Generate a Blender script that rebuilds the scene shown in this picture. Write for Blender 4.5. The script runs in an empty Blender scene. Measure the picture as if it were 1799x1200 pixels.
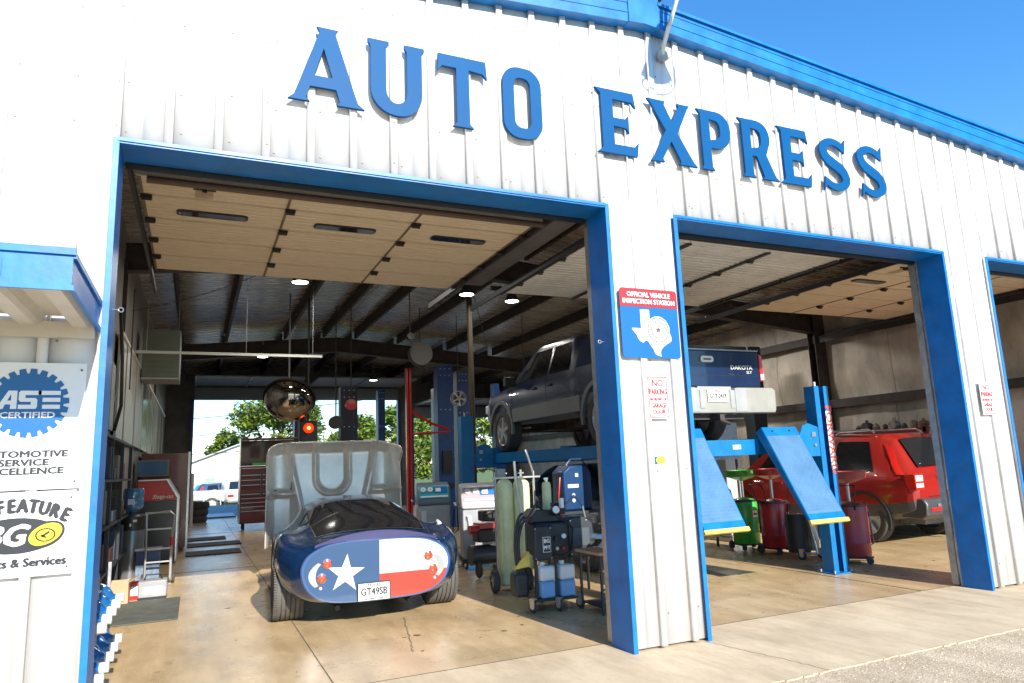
import bpy, bmesh, math, random
from mathutils import Vector, Matrix, Euler
random.seed(7)
PI = math.pi
sc = bpy.context.scene
COL = sc.collection
# ------------------------------------------------------------ camera
cam_d = bpy.data.cameras.new('camera'); cam = bpy.data.objects.new('camera', cam_d); COL.objects.link(cam)
sc.camera = cam
yaw, pit, roll, fpx = 0.428781, 0.173013, -0.039783, 1221.43
cyw, syw, cp, sp = math.cos(yaw), math.sin(yaw), math.cos(pit), math.sin(pit)
fw = Vector((syw*cp, cyw*cp, sp)); r0 = Vector((cyw, -syw, 0)); u0 = r0.cross(fw)
rr = r0*math.cos(roll)+u0*math.sin(roll); uu = -r0*math.sin(roll)+u0*math.cos(roll)
cam.matrix_world = Matrix(((rr.x, uu.x, -fw.x, .5256), (rr.y, uu.y, -fw.y, -4.846), (rr.z, uu.z, -fw.z, 1.483), (0, 0, 0, 1)))
cam_d.sensor_width = 36; cam_d.lens = fpx/1799*36; cam_d.clip_start = .05; cam_d.clip_end = 2000
# ------------------------------------------------------------ sky, sun, exposure
SUN = Vector((.08, -1, .50)).normalized()
w = bpy.data.worlds.new('World'); sc.world = w; w.use_nodes = True
nt = w.node_tree; nt.nodes.clear()
sky = nt.nodes.new('ShaderNodeTexSky'); sky.sky_type = 'NISHITA'; sky.sun_disc = False
sky.sun_elevation = math.asin(SUN.z); sky.sun_rotation = math.atan2(SUN.x, SUN.y)
sky.air_density = 1.3; sky.dust_density = 0; sky.ozone_density = 7.0; sky.altitude = 0
bg = nt.nodes.new('ShaderNodeBackground'); bg.inputs[1].default_value = .15
wo = nt.nodes.new('ShaderNodeOutputWorld'); hs = nt.nodes.new('ShaderNodeHueSaturation'); hs.inputs['Saturation'].default_value = 1.15; nt.links.new(sky.outputs[0], hs.inputs['Color']); nt.links.new(hs.outputs[0], bg.inputs[0]); nt.links.new(bg.outputs[0], wo.inputs[0])
sd = bpy.data.lights.new('sun', 'SUN'); sd.energy = 4.5; sd.angle = math.radians(.5); sd.color = (1, .95, .87)
so = bpy.data.objects.new('sun', sd); COL.objects.link(so); so.rotation_euler = SUN.to_track_quat('Z', 'Y').to_euler(); so.location = (3, -12, 12)
sc.view_settings.view_transform = 'Standard'; sc.view_settings.look = 'None'
sc.view_settings.exposure = .95; sc.view_settings.gamma = 1; sc.view_settings.use_curve_mapping = False
sc.render.engine = 'CYCLES'
sc.cycles.max_bounces = 8; sc.cycles.diffuse_bounces = 5; sc.cycles.glossy_bounces = 4; sc.cycles.transmission_bounces = 6
sc.cycles.sample_clamp_indirect = 6
# ------------------------------------------------------------ materials
MATS = {}
def mat(name, c, rough=.5, metal=0, var=0, vs=4, bump=0, bs=40, emit=0, c2=None, coat=0, alpha=None, spec=None, stretch=None, dirt=0, trans=0):
    if name in MATS: return MATS[name]
    m = bpy.data.materials.new(name); m.use_nodes = True; n = m.node_tree; b = n.nodes['Principled BSDF']
    b.inputs['Base Color'].default_value = (*c, 1); b.inputs['Roughness'].default_value = rough; b.inputs['Metallic'].default_value = metal
    if coat: b.inputs['Coat Weight'].default_value = coat; b.inputs['Coat Roughness'].default_value = .05
    if spec is not None: b.inputs['Specular IOR Level'].default_value = spec
    if emit: b.inputs['Emission Color'].default_value = (*c, 1); b.inputs['Emission Strength'].default_value = emit
    if trans: b.inputs['Transmission Weight'].default_value = trans
    if alpha is not None: b.inputs['Alpha'].default_value = alpha
    tc = n.nodes.new('ShaderNodeTexCoord'); mp = n.nodes.new('ShaderNodeMapping'); n.links.new(tc.outputs['Object'], mp.inputs[0])
    if stretch: mp.inputs['Scale'].default_value = stretch
    src = None
    if var or c2:
        ns = n.nodes.new('ShaderNodeTexNoise'); ns.inputs['Scale'].default_value = vs; ns.inputs['Detail'].default_value = 6; ns.inputs['Roughness'].default_value = .6
        n.links.new(mp.outputs[0], ns.inputs[0])
        cr = n.nodes.new('ShaderNodeValToRGB'); cr.color_ramp.elements[0].position = .35; cr.color_ramp.elements[1].position = .65
        d = c2 or tuple(max(0, x*(1-var)) for x in c); e = c if c2 else tuple(min(1, x*(1+var*.5)) for x in c)
        cr.color_ramp.elements[0].color = (*d, 1); cr.color_ramp.elements[1].color = (*e, 1)
        n.links.new(ns.outputs[0], cr.inputs[0]); n.links.new(cr.outputs[0], b.inputs['Base Color']); src = cr.outputs[0]
        mr = n.nodes.new('ShaderNodeMapRange'); mr.inputs[3].default_value = max(.02, rough-.08); mr.inputs[4].default_value = min(1, rough+.1)
        n.links.new(ns.outputs[0], mr.inputs[0]); n.links.new(mr.outputs[0], b.inputs['Roughness'])
    if dirt:
        n2 = n.nodes.new('ShaderNodeTexNoise'); n2.inputs['Scale'].default_value = 9; n2.inputs['Detail'].default_value = 8; n2.inputs['Roughness'].default_value = .7
        n.links.new(mp.outputs[0], n2.inputs[0])
        r2 = n.nodes.new('ShaderNodeMapRange'); r2.inputs[1].default_value = .52; r2.inputs[2].default_value = .75; r2.inputs[4].default_value = dirt
        n.links.new(n2.outputs[0], r2.inputs[0])
        mx = n.nodes.new('ShaderNodeMix'); mx.data_type = 'RGBA'; n.links.new(r2.outputs[0], mx.inputs[0])
        if src: n.links.new(src, mx.inputs[6])
        else: mx.inputs[6].default_value = (*c, 1)
        mx.inputs[7].default_value = (.10, .075, .05, 1); n.links.new(mx.outputs[2], b.inputs['Base Color'])
    if bump:
        n3 = n.nodes.new('ShaderNodeTexNoise'); n3.inputs['Scale'].default_value = bs; n3.inputs['Detail'].default_value = 5; n.links.new(mp.outputs[0], n3.inputs[0])
        bp = n.nodes.new('ShaderNodeBump'); bp.inputs['Strength'].default_value = bump; bp.inputs['Distance'].default_value = .02
        n.links.new(n3.outputs[0], bp.inputs['Height']); n.links.new(bp.outputs[0], b.inputs['Normal'])
    MATS[name] = m; return m
WHITE = mat('white_painted_steel', (.66, .66, .655), .45, var=.02, vs=.8, dirt=.02, bump=.04, bs=3)
BLUE = mat('blue_trim_paint', (.0, .150, .46), .40, var=.2, vs=5, bump=.12, bs=7, dirt=.3)
LETTER = mat('blue_letter_paint', (.0, .072, .21), .5, spec=.12, var=.12, vs=1.5, bump=.06, bs=3, dirt=.06)
DARKST = mat('dark_red_oxide_steel', (.045, .035, .032), .6, var=.4, vs=6)
STEEL = mat('galvanised_steel', (.42, .43, .44), .42, .8, var=.2, vs=12)
GREYP = mat('grey_paint', (.30, .31, .32), .5, var=.15, vs=5)
BLACK = mat('black_plastic', (.018, .018, .02), .45, var=.2, vs=10)
RUBBER = mat('black_rubber', (.05, .048, .046), .75, var=.3, vs=14, dirt=.5)
INSUL = mat('vinyl_insulation', (.56, .52, .46), .26, .55, var=.3, vs=1.6, bump=.7, bs=1.6, stretch=(.6, 9, 1))
INSULW = mat('stained_wall_insulation', (.50, .44, .37), .55, 0, var=.35, vs=1.6, bump=.5, bs=2.5, dirt=.35, stretch=(1, 1, .45))
WOODDOOR = mat('cream_door_panel', (.78, .66, .48), .55, 0, c2=(.68, .55, .37), vs=3, bump=.12, bs=6, dirt=.3, stretch=(1, 14, 1))
DOORB = mat('off_white_ribbed_door', (.74, .71, .64), .5, 0, var=.12, vs=3, bump=.1, bs=8, dirt=.25)
DOORBACK = mat('white_door_skin', (.7, .7, .68), .5)
LIFTB = mat('blue_lift_paint', (.0, .15, .39), .35, var=.15, vs=6, dirt=.25)
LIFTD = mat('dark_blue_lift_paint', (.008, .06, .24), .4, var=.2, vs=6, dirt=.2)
GLASSD = mat('dark_glass', (.012, .013, .015), .06, 0, coat=.5)
GLASSB = mat('blue_glass', (.05, .11, .2), .08, 0)
CHROME = mat('chrome', (.8, .8, .82), .1, 1)
ALU = mat('polished_aluminium', (.90, .86, .80), .46, .72, var=.12, vs=3, bump=.10, bs=7, dirt=.08)
REDP = mat('red_paint', (.42, .012, .012), .3, var=.15, coat=.3)
DRED = mat('dark_red_paint', (.12, .012, .014), .3, var=.25, vs=6, coat=.3)
DRUMR = mat('maroon_drum_paint', (.40, .022, .03), .32, var=.2, vs=7, dirt=.2, coat=.2)
GREEN = mat('green_drum_paint', (.06, .40, .05), .35, var=.2, vs=7, dirt=.2, coat=.2)
YELL = mat('yellow_paint', (.75, .55, .10), .5, var=.2, dirt=.2)
PAPER = mat('white_print', (.76, .76, .75), .5)
INK = mat('dark_print', (.014, .016, .02), .5)
REDPR = mat('red_print', (.34, .010, .014), .4)
BLUEPR = mat('blue_print', (.0, .10, .29), .35)
CARD = mat('cardboard', (.48, .33, .19), .85, var=.15, bump=.1)
SKYBL = mat('sky_blue_plastic', (.04, .22, .52), .15, 0, var=.3, vs=10, trans=.3)
JUG = mat('milky_plastic', (.68, .72, .74), .35, var=.08)
FLUID = mat('blue_fluid_plastic', (.16, .36, .62), .35, var=.1)
LGREEN = mat('pale_green_cylinder', (.74, .76, .42), .4, var=.15, vs=5, dirt=.15)
LAMPE = mat('lit_lamp_lens', (1, .98, .92), .5, emit=9)
# ------------------------------------------------------------ mesh builder
def sharp(me, ang=35):
    me.polygons.foreach_set('use_smooth', [True]*len(me.polygons)); me.set_sharp_from_angle(angle=math.radians(ang))
class MB:
    def __init__(s): s.v = []; s.f = []; s.m = []
    def add(s, v, f, mi=0):
        o = len(s.v); s.v += [Vector(p) for p in v]; s.f += [tuple(i+o for i in q) for q in f]; s.m += [mi]*len(f); return s
    def box(s, x0, x1, y0, y1, z0, z1, mi=0):
        v = [(x, y, z) for z in (z0, z1) for y in (y0, y1) for x in (x0, x1)]
        return s.add(v, [(0, 2, 3, 1), (4, 5, 7, 6), (0, 1, 5, 4), (2, 6, 7, 3), (0, 4, 6, 2), (1, 3, 7, 5)], mi)
    def obb(s, c, sz, rot=(0, 0, 0), mi=0):
        R = Euler(rot).to_matrix(); c = Vector(c); hx, hy, hz = [a/2 for a in sz]
        v = [c+R@Vector((x, y, z)) for z in (-hz, hz) for y in (-hy, hy) for x in (-hx, hx)]
        return s.add(v, [(0, 2, 3, 1), (4, 5, 7, 6), (0, 1, 5, 4), (2, 6, 7, 3), (0, 4, 6, 2), (1, 3, 7, 5)], mi)
    def cyl(s, p0, p1, r0, r1=None, n=16, mi=0, caps=True):
        r1 = r0 if r1 is None else r1; p0 = Vector(p0); p1 = Vector(p1); q = (p1-p0).to_track_quat('Z', 'Y').to_matrix()
        v = [p+q@Vector((r*math.cos(2*PI*i/n), r*math.sin(2*PI*i/n), 0)) for p, r in ((p0, r0), (p1, r1)) for i in range(n)]
        f = [(i, (i+1) % n, n+(i+1) % n, n+i) for i in range(n)]
        if caps: f += [tuple(range(n-1, -1, -1)), tuple(range(n, 2*n))]
        return s.add(v, f, mi)
    def tube(s, pts, r, n=8, mi=0):
        pts = [Vector(p) for p in pts]; rings = []
        for i, p in enumerate(pts):
            d = (pts[min(i+1, len(pts)-1)]-pts[max(i-1, 0)]).normalized(); q = d.to_track_quat('Z', 'Y').to_matrix()
            rings.append([p+q@Vector((r*math.cos(2*PI*k/n), r*math.sin(2*PI*k/n), 0)) for k in range(n)])
        v = [p for g in rings for p in g]; f = []
        for i in range(len(pts)-1):
            # match ring phase
            best = min(range(n), key=lambda o: (rings[i][0]-rings[i+1][o]).length)
            f += [(i*n+k, i*n+(k+1) % n, (i+1)*n+(k+1+best) % n, (i+1)*n+(k+best) % n) for k in range(n)]
        f += [tuple(range(n-1, -1, -1)), tuple(range((len(pts)-1)*n, len(pts)*n))]
        return s.add(v, f, mi)
    def lathe(s, prof, c=(0, 0, 0), axis='Z', n=24, mi=0, ang=2*PI):
        c = Vector(c); m = len(prof); full = abs(ang-2*PI) < 1e-6; cols = n if full else n+1; v = []
        for i in range(cols):
            a = ang*i/n
            for r, h in prof:
                p = (r*math.cos(a), r*math.sin(a), h)
                if axis == 'X': p = (h, r*math.cos(a), r*math.sin(a))
                if axis == 'Y': p = (r*math.cos(a), -h, r*math.sin(a)) if False else (r*math.sin(a), h, r*math.cos(a))
                v.append(c+Vector(p))
        f = []
        for i in range(n):
            j = (i+1) % cols if full else i+1
            f += [(i*m+k, j*m+k, j*m+k+1, i*m+k+1) for k in range(m-1)]
        return s.add(v, f, mi)
    def prism(s, poly, a, b, plane='XZ', mi=0):
        n = len(poly)
        P = {'XZ': lambda p, d: (p[0], d, p[1]), 'YZ': lambda p, d: (d, p[0], p[1]), 'XY': lambda p, d: (p[0], p[1], d)}[plane]
        v = [P(p, a) for p in poly]+[P(p, b) for p in poly]
        f = [tuple(range(n)), tuple(range(2*n-1, n-1, -1))]+[(i, n+i, n+(i+1) % n, (i+1) % n) for i in range(n)]
        return s.add(v, f, mi)
    def grid(s, fn, nu, nv, mi=0, matf=None):
        o = len(s.v); s.v += [Vector(fn(i/nu, j/nv)) for i in range(nu+1) for j in range(nv+1)]
        for i in range(nu):
            for j in range(nv):
                a = o+i*(nv+1)+j; s.f.append((a, a+nv+1, a+nv+2, a+1)); s.m.append(matf((i+.5)/nu, (j+.5)/nv) if matf else mi)
        return s
    def xf(s, M): s.v = [M@p for p in s.v]; return s
    def build(s, name, mats, parent=None, world=False, recalc=True, ang=35, bevel=0, solid=0, label=None):
        off = Vector((0, 0, 0))
        if world and parent is not None:
            q = parent
            while q is not None: off += q.location; q = q.parent
        me = bpy.data.meshes.new(name); me.from_pydata([tuple(p-off) for p in s.v], [], s.f)
        for x in (mats if isinstance(mats, (list, tuple)) else [mats]): me.materials.append(x)
        me.polygons.foreach_set('material_index', s.m); me.update()
        if recalc:
            b = bmesh.new(); b.from_mesh(me); bmesh.ops.recalc_face_normals(b, faces=b.faces); b.to_mesh(me); b.free()
        sharp(me, ang)
        o = bpy.data.objects.new(name, me); COL.objects.link(o); o.parent = parent
        if bevel:
            k = o.modifiers.new('bevel', 'BEVEL'); k.width = bevel; k.segments = 2; k.limit_method = 'ANGLE'; k.angle_limit = math.radians(40)
        if solid:
            k = o.modifiers.new('solid', 'SOLIDIFY'); k.thickness = solid; k.offset = -1
        if label: o['label'] = label
        return o
def tag(o, label=None, cat=None, group=None, kind=None):
    if label: o['label'] = label
    if cat: o['category'] = cat
    if group: o['group'] = group
    if kind: o['kind'] = kind
    return o
def thing(name, label, cat, loc=(0, 0, 0), rz=0, group=None):
    o = bpy.data.objects.new(name, None); COL.objects.link(o); o.location = loc; o.rotation_euler = (0, 0, rz); o.empty_display_size = .1
    return tag(o, label, cat, group)
def part_copy(o, parent, loc=None):
    c = o.copy(); COL.objects.link(c); c.parent = parent
    if loc is not None: c.location = loc
    return c
def copy_tree(root, loc, rz, label, group=None):
    r = root.copy(); COL.objects.link(r); r.location = loc; r.rotation_euler = (0, 0, rz); r['label'] = label
    if group: r['group'] = group
    def rec(a, b):
        for ch in list(a.children):
            if ch.parent != a: continue
            c = ch.copy(); COL.objects.link(c); c.parent = b; rec(ch, c)
    rec(root, r); return r
DG = bpy.context.evaluated_depsgraph_get
def curve_mesh(cu, name, M, mats, parent, ext=None):
    o = bpy.data.objects.new('tmp', cu); COL.objects.link(o)
    me = bpy.data.meshes.new_from_object(o.evaluated_get(DG())); bpy.data.objects.remove(o)
    me.name = name; me.transform(M); me.materials.clear()
    for x in (mats if isinstance(mats, (list, tuple)) else [mats]): me.materials.append(x)
    me.polygons.foreach_set('material_index', [0]*len(me.polygons)); sharp(me, 30)
    r = bpy.data.objects.new(name, me); COL.objects.link(r); r.parent = parent; return r
FACE = Euler((PI/2, 0, 0)).to_matrix().to_4x4()      # text upright, read from -Y
def text(s, size, m, parent, loc, name='lettering', M=FACE, ext=.0015, sx=1, bold=0, shear=0, align='CENTER', rz=0, spacing=1):
    cu = bpy.data.curves.new('t', 'FONT'); cu.body = s; cu.size = size; cu.extrude = ext; cu.align_x = align; cu.align_y = 'CENTER'
    cu.shear = shear; cu.resolution_u = 2; cu.space_character = spacing; cu.fill_mode = 'BOTH'
    MM = Matrix.Translation(Vector(loc))@M@Matrix.Rotation(rz, 4, 'Z')@Matrix.Diagonal((sx, 1, 1, 1))
    o = curve_mesh(cu, name, MM, m, parent)
    if bold:        # heavier stroke: the glyphs repeated a hair apart in one mesh
        b = bmesh.new(); b.from_mesh(o.data); Q = (MM.to_3x3()@Vector((1, 0, 0))).normalized(); U = (MM.to_3x3()@Vector((0, 1, 0))).normalized(); N = (MM.to_3x3()@Vector((0, 0, 1))).normalized()
        for i, (a, c) in enumerate(((1, 0), (-1, 0), (0, 1), (0, -1))):
            t = o.data.copy(); t.transform(Matrix.Translation(Q*a*bold*1.3+U*c*bold*.8-N*.00012*(i+1))); b.from_mesh(t); bpy.data.meshes.remove(t)
        b.to_mesh(o.data); b.free()
    return o
def outline(loops, m, parent, loc, name, ext=.002, M=FACE, bevel=0):
    cu = bpy.data.curves.new('c', 'CURVE'); cu.dimensions = '2D'; cu.fill_mode = 'BOTH'; cu.extrude = ext; cu.bevel_depth = bevel
    for L in loops:
        sp_ = cu.splines.new('POLY'); sp_.points.add(len(L)-1); sp_.use_cyclic_u = True
        for i, p in enumerate(L): sp_.points[i].co = (p[0], p[1], 0, 1)
    return curve_mesh(cu, name, Matrix.Translation(Vector(loc))@M, m, parent)
def arc(cx, cy, rx, ry, a0, a1, n=10):
    return [(cx+rx*math.cos(math.radians(a0+(a1-a0)*i/n)), cy+ry*math.sin(math.radians(a0+(a1-a0)*i/n))) for i in range(n+1)]
def rrect(x0, y0, x1, y1, r, n=5):
    return arc(x1-r, y0+r, r, r, -90, 0, n)+arc(x1-r, y1-r, r, r, 0, 90, n)+arc(x0+r, y1-r, r, r, 90, 180, n)+arc(x0+r, y0+r, r, r, 180, 270, n)
def cut(o, cutter):
    me0 = o.data; c = cutter.build('cutter', BLACK); md = o.modifiers.new('b', 'BOOLEAN'); md.object = c; md.operation = 'DIFFERENCE'; md.solver = 'EXACT'
    me = bpy.data.meshes.new_from_object(o.evaluated_get(DG())); o.modifiers.remove(md); o.data = me; bpy.data.objects.remove(c); sharp(me, 35)
# ============================================================ ground
def concrete(name, c, c2, rough, bs=60, bump=.15, speck=0):
    m = bpy.data.materials.new(name); m.use_nodes = True; n = m.node_tree; b = n.nodes['Principled BSDF']; L = n.links.new
    tc = n.nodes.new('ShaderNodeTexCoord')
    def noise(s, d=6, r=.6, st=None):
        q = n.nodes.new('ShaderNodeTexNoise'); q.inputs['Scale'].default_value = s; q.inputs['Detail'].default_value = d; q.inputs['Roughness'].default_value = r
        if st:
            mp = n.nodes.new('ShaderNodeMapping'); mp.inputs['Scale'].default_value = st; L(tc.outputs['Object'], mp.inputs[0]); L(mp.outputs[0], q.inputs[0])
        else: L(tc.outputs['Object'], q.inputs[0])
        return q.outputs[0]
    def ramp(src, a, b_, ca, cb):
        r = n.nodes.new('ShaderNodeValToRGB'); r.color_ramp.elements[0].position = a; r.color_ramp.elements[1].position = b_
        r.color_ramp.elements[0].color = (*ca, 1); r.color_ramp.elements[1].color = (*cb, 1); L(src, r.inputs[0]); return r.outputs[0]
    def mul(a, b_, f=1):
        x = n.nodes.new('ShaderNodeMix'); x.data_type = 'RGBA'; x.blend_type = 'MULTIPLY'; x.inputs[0].default_value = f; L(a, x.inputs[6]); L(b_, x.inputs[7]); return x.outputs[2]
    base = ramp(noise(.9, 8, .65), .35, .68, c2, c)
    base = mul(base, ramp(noise(3.5, 8, .7, (1, .35, 1)), .30, .62, (.74, .70, .66), (1.05, 1.05, 1.05)))
    base = mul(base, ramp(noise(11, 10, .8), .27, .45, (.62, .56, .50), (1, 1, 1)), .55)
    base = mul(base, ramp(noise(4.2, 5, .55), .29, .36, (.42, .36, .30), (1, 1, 1)), .55 if rough < .6 else .25)
    base = mul(base, ramp(noise(1.7, 9, .75, (2.2, .22, 1)), .34, .60, (.80, .77, .73), (1.04, 1.04, 1.04)), .8 if rough < .6 else .5)
    base = mul(base, ramp(noise(26, 4, .7), .30, .36, (.55, .5, .45), (1, 1, 1)), .5)
    if speck: base = mul(base, ramp(noise(95, 3, .6), .38, .58, (.55, .52, .48), (1.12, 1.12, 1.12)), speck)
    L(base, b.inputs['Base Color'])
    mr = n.nodes.new('ShaderNodeMapRange'); mr.inputs[3].default_value = rough-.12; mr.inputs[4].default_value = rough+.16; L(noise(2.5, 6, .6), mr.inputs[0]); L(mr.outputs[0], b.inputs['Roughness'])
    bp = n.nodes.new('ShaderNodeBump'); bp.inputs['Strength'].default_value = bump; bp.inputs['Distance'].default_value = .01; L(noise(bs, 6, .65), bp.inputs['Height']); L(bp.outputs[0], b.inputs['Normal'])
    return m
FLOOR = concrete('stained_shop_floor', (.70, .515, .29), (.54, .385, .205), .28)
APRON = concrete('apron_concrete', (.72, .57, .37), (.62, .48, .31), .75, 80, .25)
AGG = concrete('exposed_aggregate', (.74, .60, .41), (.58, .46, .31), .85, 45, .8, .9)
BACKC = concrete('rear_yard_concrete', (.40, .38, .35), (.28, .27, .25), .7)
GRASSG = mat('mown_grass', (.16, .20, .045), .9, var=.5, vs=3, bump=.6, bs=60)
JOINT = mat('joint_filler', (.16, .12, .08), .9, var=.3, vs=20)
def sheet(name, x0, x1, y0, y1, z, m, kind='structure', lab=None, cat=None):
    o = MB().add([(x0, y0, z), (x1, y0, z), (x1, y1, z), (x0, y1, z)], [(0, 1, 2, 3)]).build(name, m, recalc=False)
    return tag(o, lab, cat, kind=kind)
gv = [(-600, -.016), (33.5, -.016), (35, -.06), (39, -.50), (60, -1.35), (1500, -1.4)]
gm = MB(); gm.v = [Vector((x, y, z)) for y, z in gv for x in (-900, 900)]; gm.f = [(2*i, 2*i+1, 2*i+3, 2*i+2) for i in range(5)]; gm.m = [0]*5
tag(gm.build('ground', GRASSG, recalc=False, ang=80), 'mown green ground falling away behind the garage to the horizon', 'ground', kind='structure')
sheet('forecourt', -60, 60, -40, -1.07, -.008, AGG, lab='pebbly exposed aggregate paving in front of the apron', cat='paving')
sheet('apron', -8, 16, -1.07, .36, 0, APRON, lab='pale tan concrete apron along the garage doors', cat='pavement')
sheet('floor', -5.0, 13.35, .36, 22.8, -.003, FLOOR, lab='stained brown concrete floor of the repair bays', cat='floor')
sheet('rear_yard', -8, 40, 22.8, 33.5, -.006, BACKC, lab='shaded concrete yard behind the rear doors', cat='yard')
jt = MB()
for (x0, x1, y0, y1) in [(-5, 13.3, .352, .366), (1.47, 1.477, .37, 22.7), (7.50, 7.507, .37, 22.7), (-5, 13.3, 7.60, 7.607), (-5, 13.3, 15.2, 15.207)]:
    jt.box(x0, x1, y0, y1, -.004, .0012)
def crack(p, q, wd=.003, n=26, amp=.012):
    pts = []
    for i in range(n+1):
        t = i/n; k = amp*(random.random()-.5)*2
        pts.append((p[0]+(q[0]-p[0])*t+k, p[1]+(q[1]-p[1])*t+k*.6))
    for a, b in zip(pts, pts[1:]):
        jt.add([(a[0]-wd, a[1], .0012), (a[0]+wd, a[1], .0012), (b[0]+wd, b[1], .0012), (b[0]-wd, b[1], .0012)], [(0, 1, 2, 3)])
crack((4.35, -.02), (4.55, -1.07)); crack((2.5, 2.35), (2.2, 1.0)); crack((7.3, .35), (7.35, -1.07), .002); crack((10.3, .35), (10.2, -1.07), .002)
o = jt.build('expansion_joints', JOINT, recalc=False); tag(o, 'dark joints and cracks across the concrete floor and apron', 'joint', kind='structure')
# oil drips and tyre scuffs lying on the slab
OIL = mat('oil_stained_concrete', (.17, .12, .075), .25, var=.35, vs=30)
oi = MB(); rnd = random.Random(21)
for k in range(150):
    cx_ = rnd.choice([rnd.gauss(2.3, .9), rnd.gauss(6.3, .9), rnd.gauss(10.6, 1.0), rnd.uniform(0, 12)]); cy_ = rnd.uniform(.5, 9.5); r = .006+.035*rnd.random()**4
    oi.add([(cx_+r*(.7+.5*rnd.random())*math.cos(a)*rnd.uniform(.8, 1.3), cy_+r*(.7+.5*rnd.random())*math.sin(a), -.0015) for a in [2*PI*i/11 for i in range(11)]], [tuple(range(11))])
tag(oi.build('oil_stains', OIL, recalc=False), 'small dark oil drips scattered on the bay floor', 'stains', kind='structure')
# ragged broken outer edge of the apron (a shallow step with chips)
eg = MB(); x = -8
while x < 16:
    L_ = .03+.10*random.random()**2; eg.box(x, x+L_, -1.073-.02*random.random()**2, -1.068, -.01, -.0012); x += L_
tag(eg.build('apron_edge', APRON), 'chipped front edge of the concrete apron', 'edge', kind='structure')
# aggregate pebbles standing proud near the camera
pb = MB()
for i in range(2600):
    px = random.uniform(1.5, 11); py = random.uniform(-2.6, -1.1); r = random.uniform(.004, .011)
    pb.add([(px-r, py, -.008), (px, py-r*.7, -.008), (px+r, py, -.008), (px, py+r*.8, -.008), (px, py, -.008+r*.7)], [(0, 1, 4), (1, 2, 4), (2, 3, 4), (3, 0, 4)])
tag(pb.build('pebbles', AGG), 'small pebbles showing through the forecourt paving', 'pebbles', kind='stuff')

# ============================================================ the building
shop = thing('repair_garage', 'white ribbed metal repair garage with blue trim and open bay doors', 'garage', (0, 0, 0))
RX = 4.15
def ztop(x): return 5.47-.0865*abs(x-RX)       # bottom line of the rake trim
DOORS = [(0, 3.66, 3.62), (4.388, 8.036, 3.60), (8.81, 12.46, 3.60)]
def holes(x):
    for a, b, z in DOORS:
        if a < x < b: return z
    return 0
RIBSHADE = mat('shade_toned_rib_flank', (.66, .65, .63), .6, var=.2, vs=3)  # rib flanks toned a little greyer: the shade lines along each rib, painted in
PIT, X0 = .3048, -.015-.3048*17
sh = 0
k0 = 0
while True:
    xa = X0-.1524+k0*PIT*3; xb = xa+PIT*3
    if xa > 13.4: break
    xb = min(xb, 13.37)
    br = {round(xa, 4): 0, round(xb, 4): 0}
    for r in range(3):
        c = xa+.1524+r*PIT
        if c > 13.3: continue
        for dx, dy in ((-.030, 0), (-.026, -.032), (.026, -.032), (.030, 0)): br[round(c+dx, 4)] = dy
    xs = sorted(br)
    def yat(x):
        for a, b in zip(xs, xs[1:]):
            if a <= x <= b: return br[a]+(br[b]-br[a])*(x-a)/(b-a) if b > a else br[a]
        return 0
    for a, b, z in DOORS:
        for e in (a, b):
            if xa < e < xb and round(e, 4) not in br: br[round(e, 4)] = yat(e)
    xs = sorted(br); mb = MB()
    for a, b in zip(xs, xs[1:]):
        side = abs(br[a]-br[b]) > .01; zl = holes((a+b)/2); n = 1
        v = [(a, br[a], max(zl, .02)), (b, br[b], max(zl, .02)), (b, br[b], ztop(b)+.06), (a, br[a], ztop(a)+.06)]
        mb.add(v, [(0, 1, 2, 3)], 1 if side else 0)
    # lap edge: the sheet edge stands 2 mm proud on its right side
    mb.build('wall_panel', [WHITE, RIBSHADE], shop, recalc=False, ang=20, solid=.004)
    k0 += 1
# screws
scw = MB()
for k in range(-17, 60):
    x = -.015+k*PIT
    if x > 13.3: break
    for zz in (.25, 1.35, 2.3, 3.72, 4.05, 4.55, 5.0):
        for dx in ((0, .06) if k % 3 == 0 else (.07,)):
            if zz < holes(x+dx)+.02 or zz > ztop(x)-.05: continue
            if dx == 0 and k % 3: continue
            yy = -.033 if abs(dx) < .02 else -.001
            px = x+dx+random.uniform(-.006, .006); pz = zz+random.uniform(-.03, .03)
            scw.lathe([(0, -.005), (.006, -.004), (.008, 0)], (px, yy, pz), 'Y', 6)
o = scw.build('screws', mat('weathered_screw', (.30, .22, .14), .6, .3), shop); o['kind'] = 'stuff'
# base trim, rake fascia, ridge cap
def rake(xa, xb, z_off0, z_off1, y0, y1, name, m):
    v = []
    for x in (xa, xb):
        for (y, z) in ((y0, z_off0), (y1, z_off0), (y1, z_off1), (y0, z_off1)): v.append((x, y, ztop(x)+z))
    return MB().add(v, [(0, 1, 2, 3), (4, 7, 6, 5), (0, 4, 5, 1), (1, 5, 6, 2), (2, 6, 7, 3), (3, 7, 4, 0)]).build(name, m, shop)
for xa, xb in ((-5.2, 4.0), (4.31, 13.6)):
    if xa < 0: e0, e1 = xa, RX-.16
    else: e0, e1 = RX+.16, xb
    rake(e0, e1, -.055, .175, -.115, .0, 'rake_trim', BLUE)
    rake(e0, e1, .176, .205, -.14, .0, 'rake_trim', BLUE)
    rake(e0, e1, .035, .05, -.121, -.112, 'trim_bead', BLUE)
    rake(e0, e1, .135, .148, -.121, -.112, 'trim_bead', BLUE)
pk = [(RX-.17, ztop(RX-.17)-.06), (RX, ztop(RX)-.06), (RX+.17, ztop(RX+.17)-.06), (RX+.17, ztop(RX+.17)+.245), (RX, ztop(RX)+.245), (RX-.17, ztop(RX-.17)+.245)]
MB().prism(pk, -.13, 0.0).build('peak_cap', BLUE, shop)
rc = MB()
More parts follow.
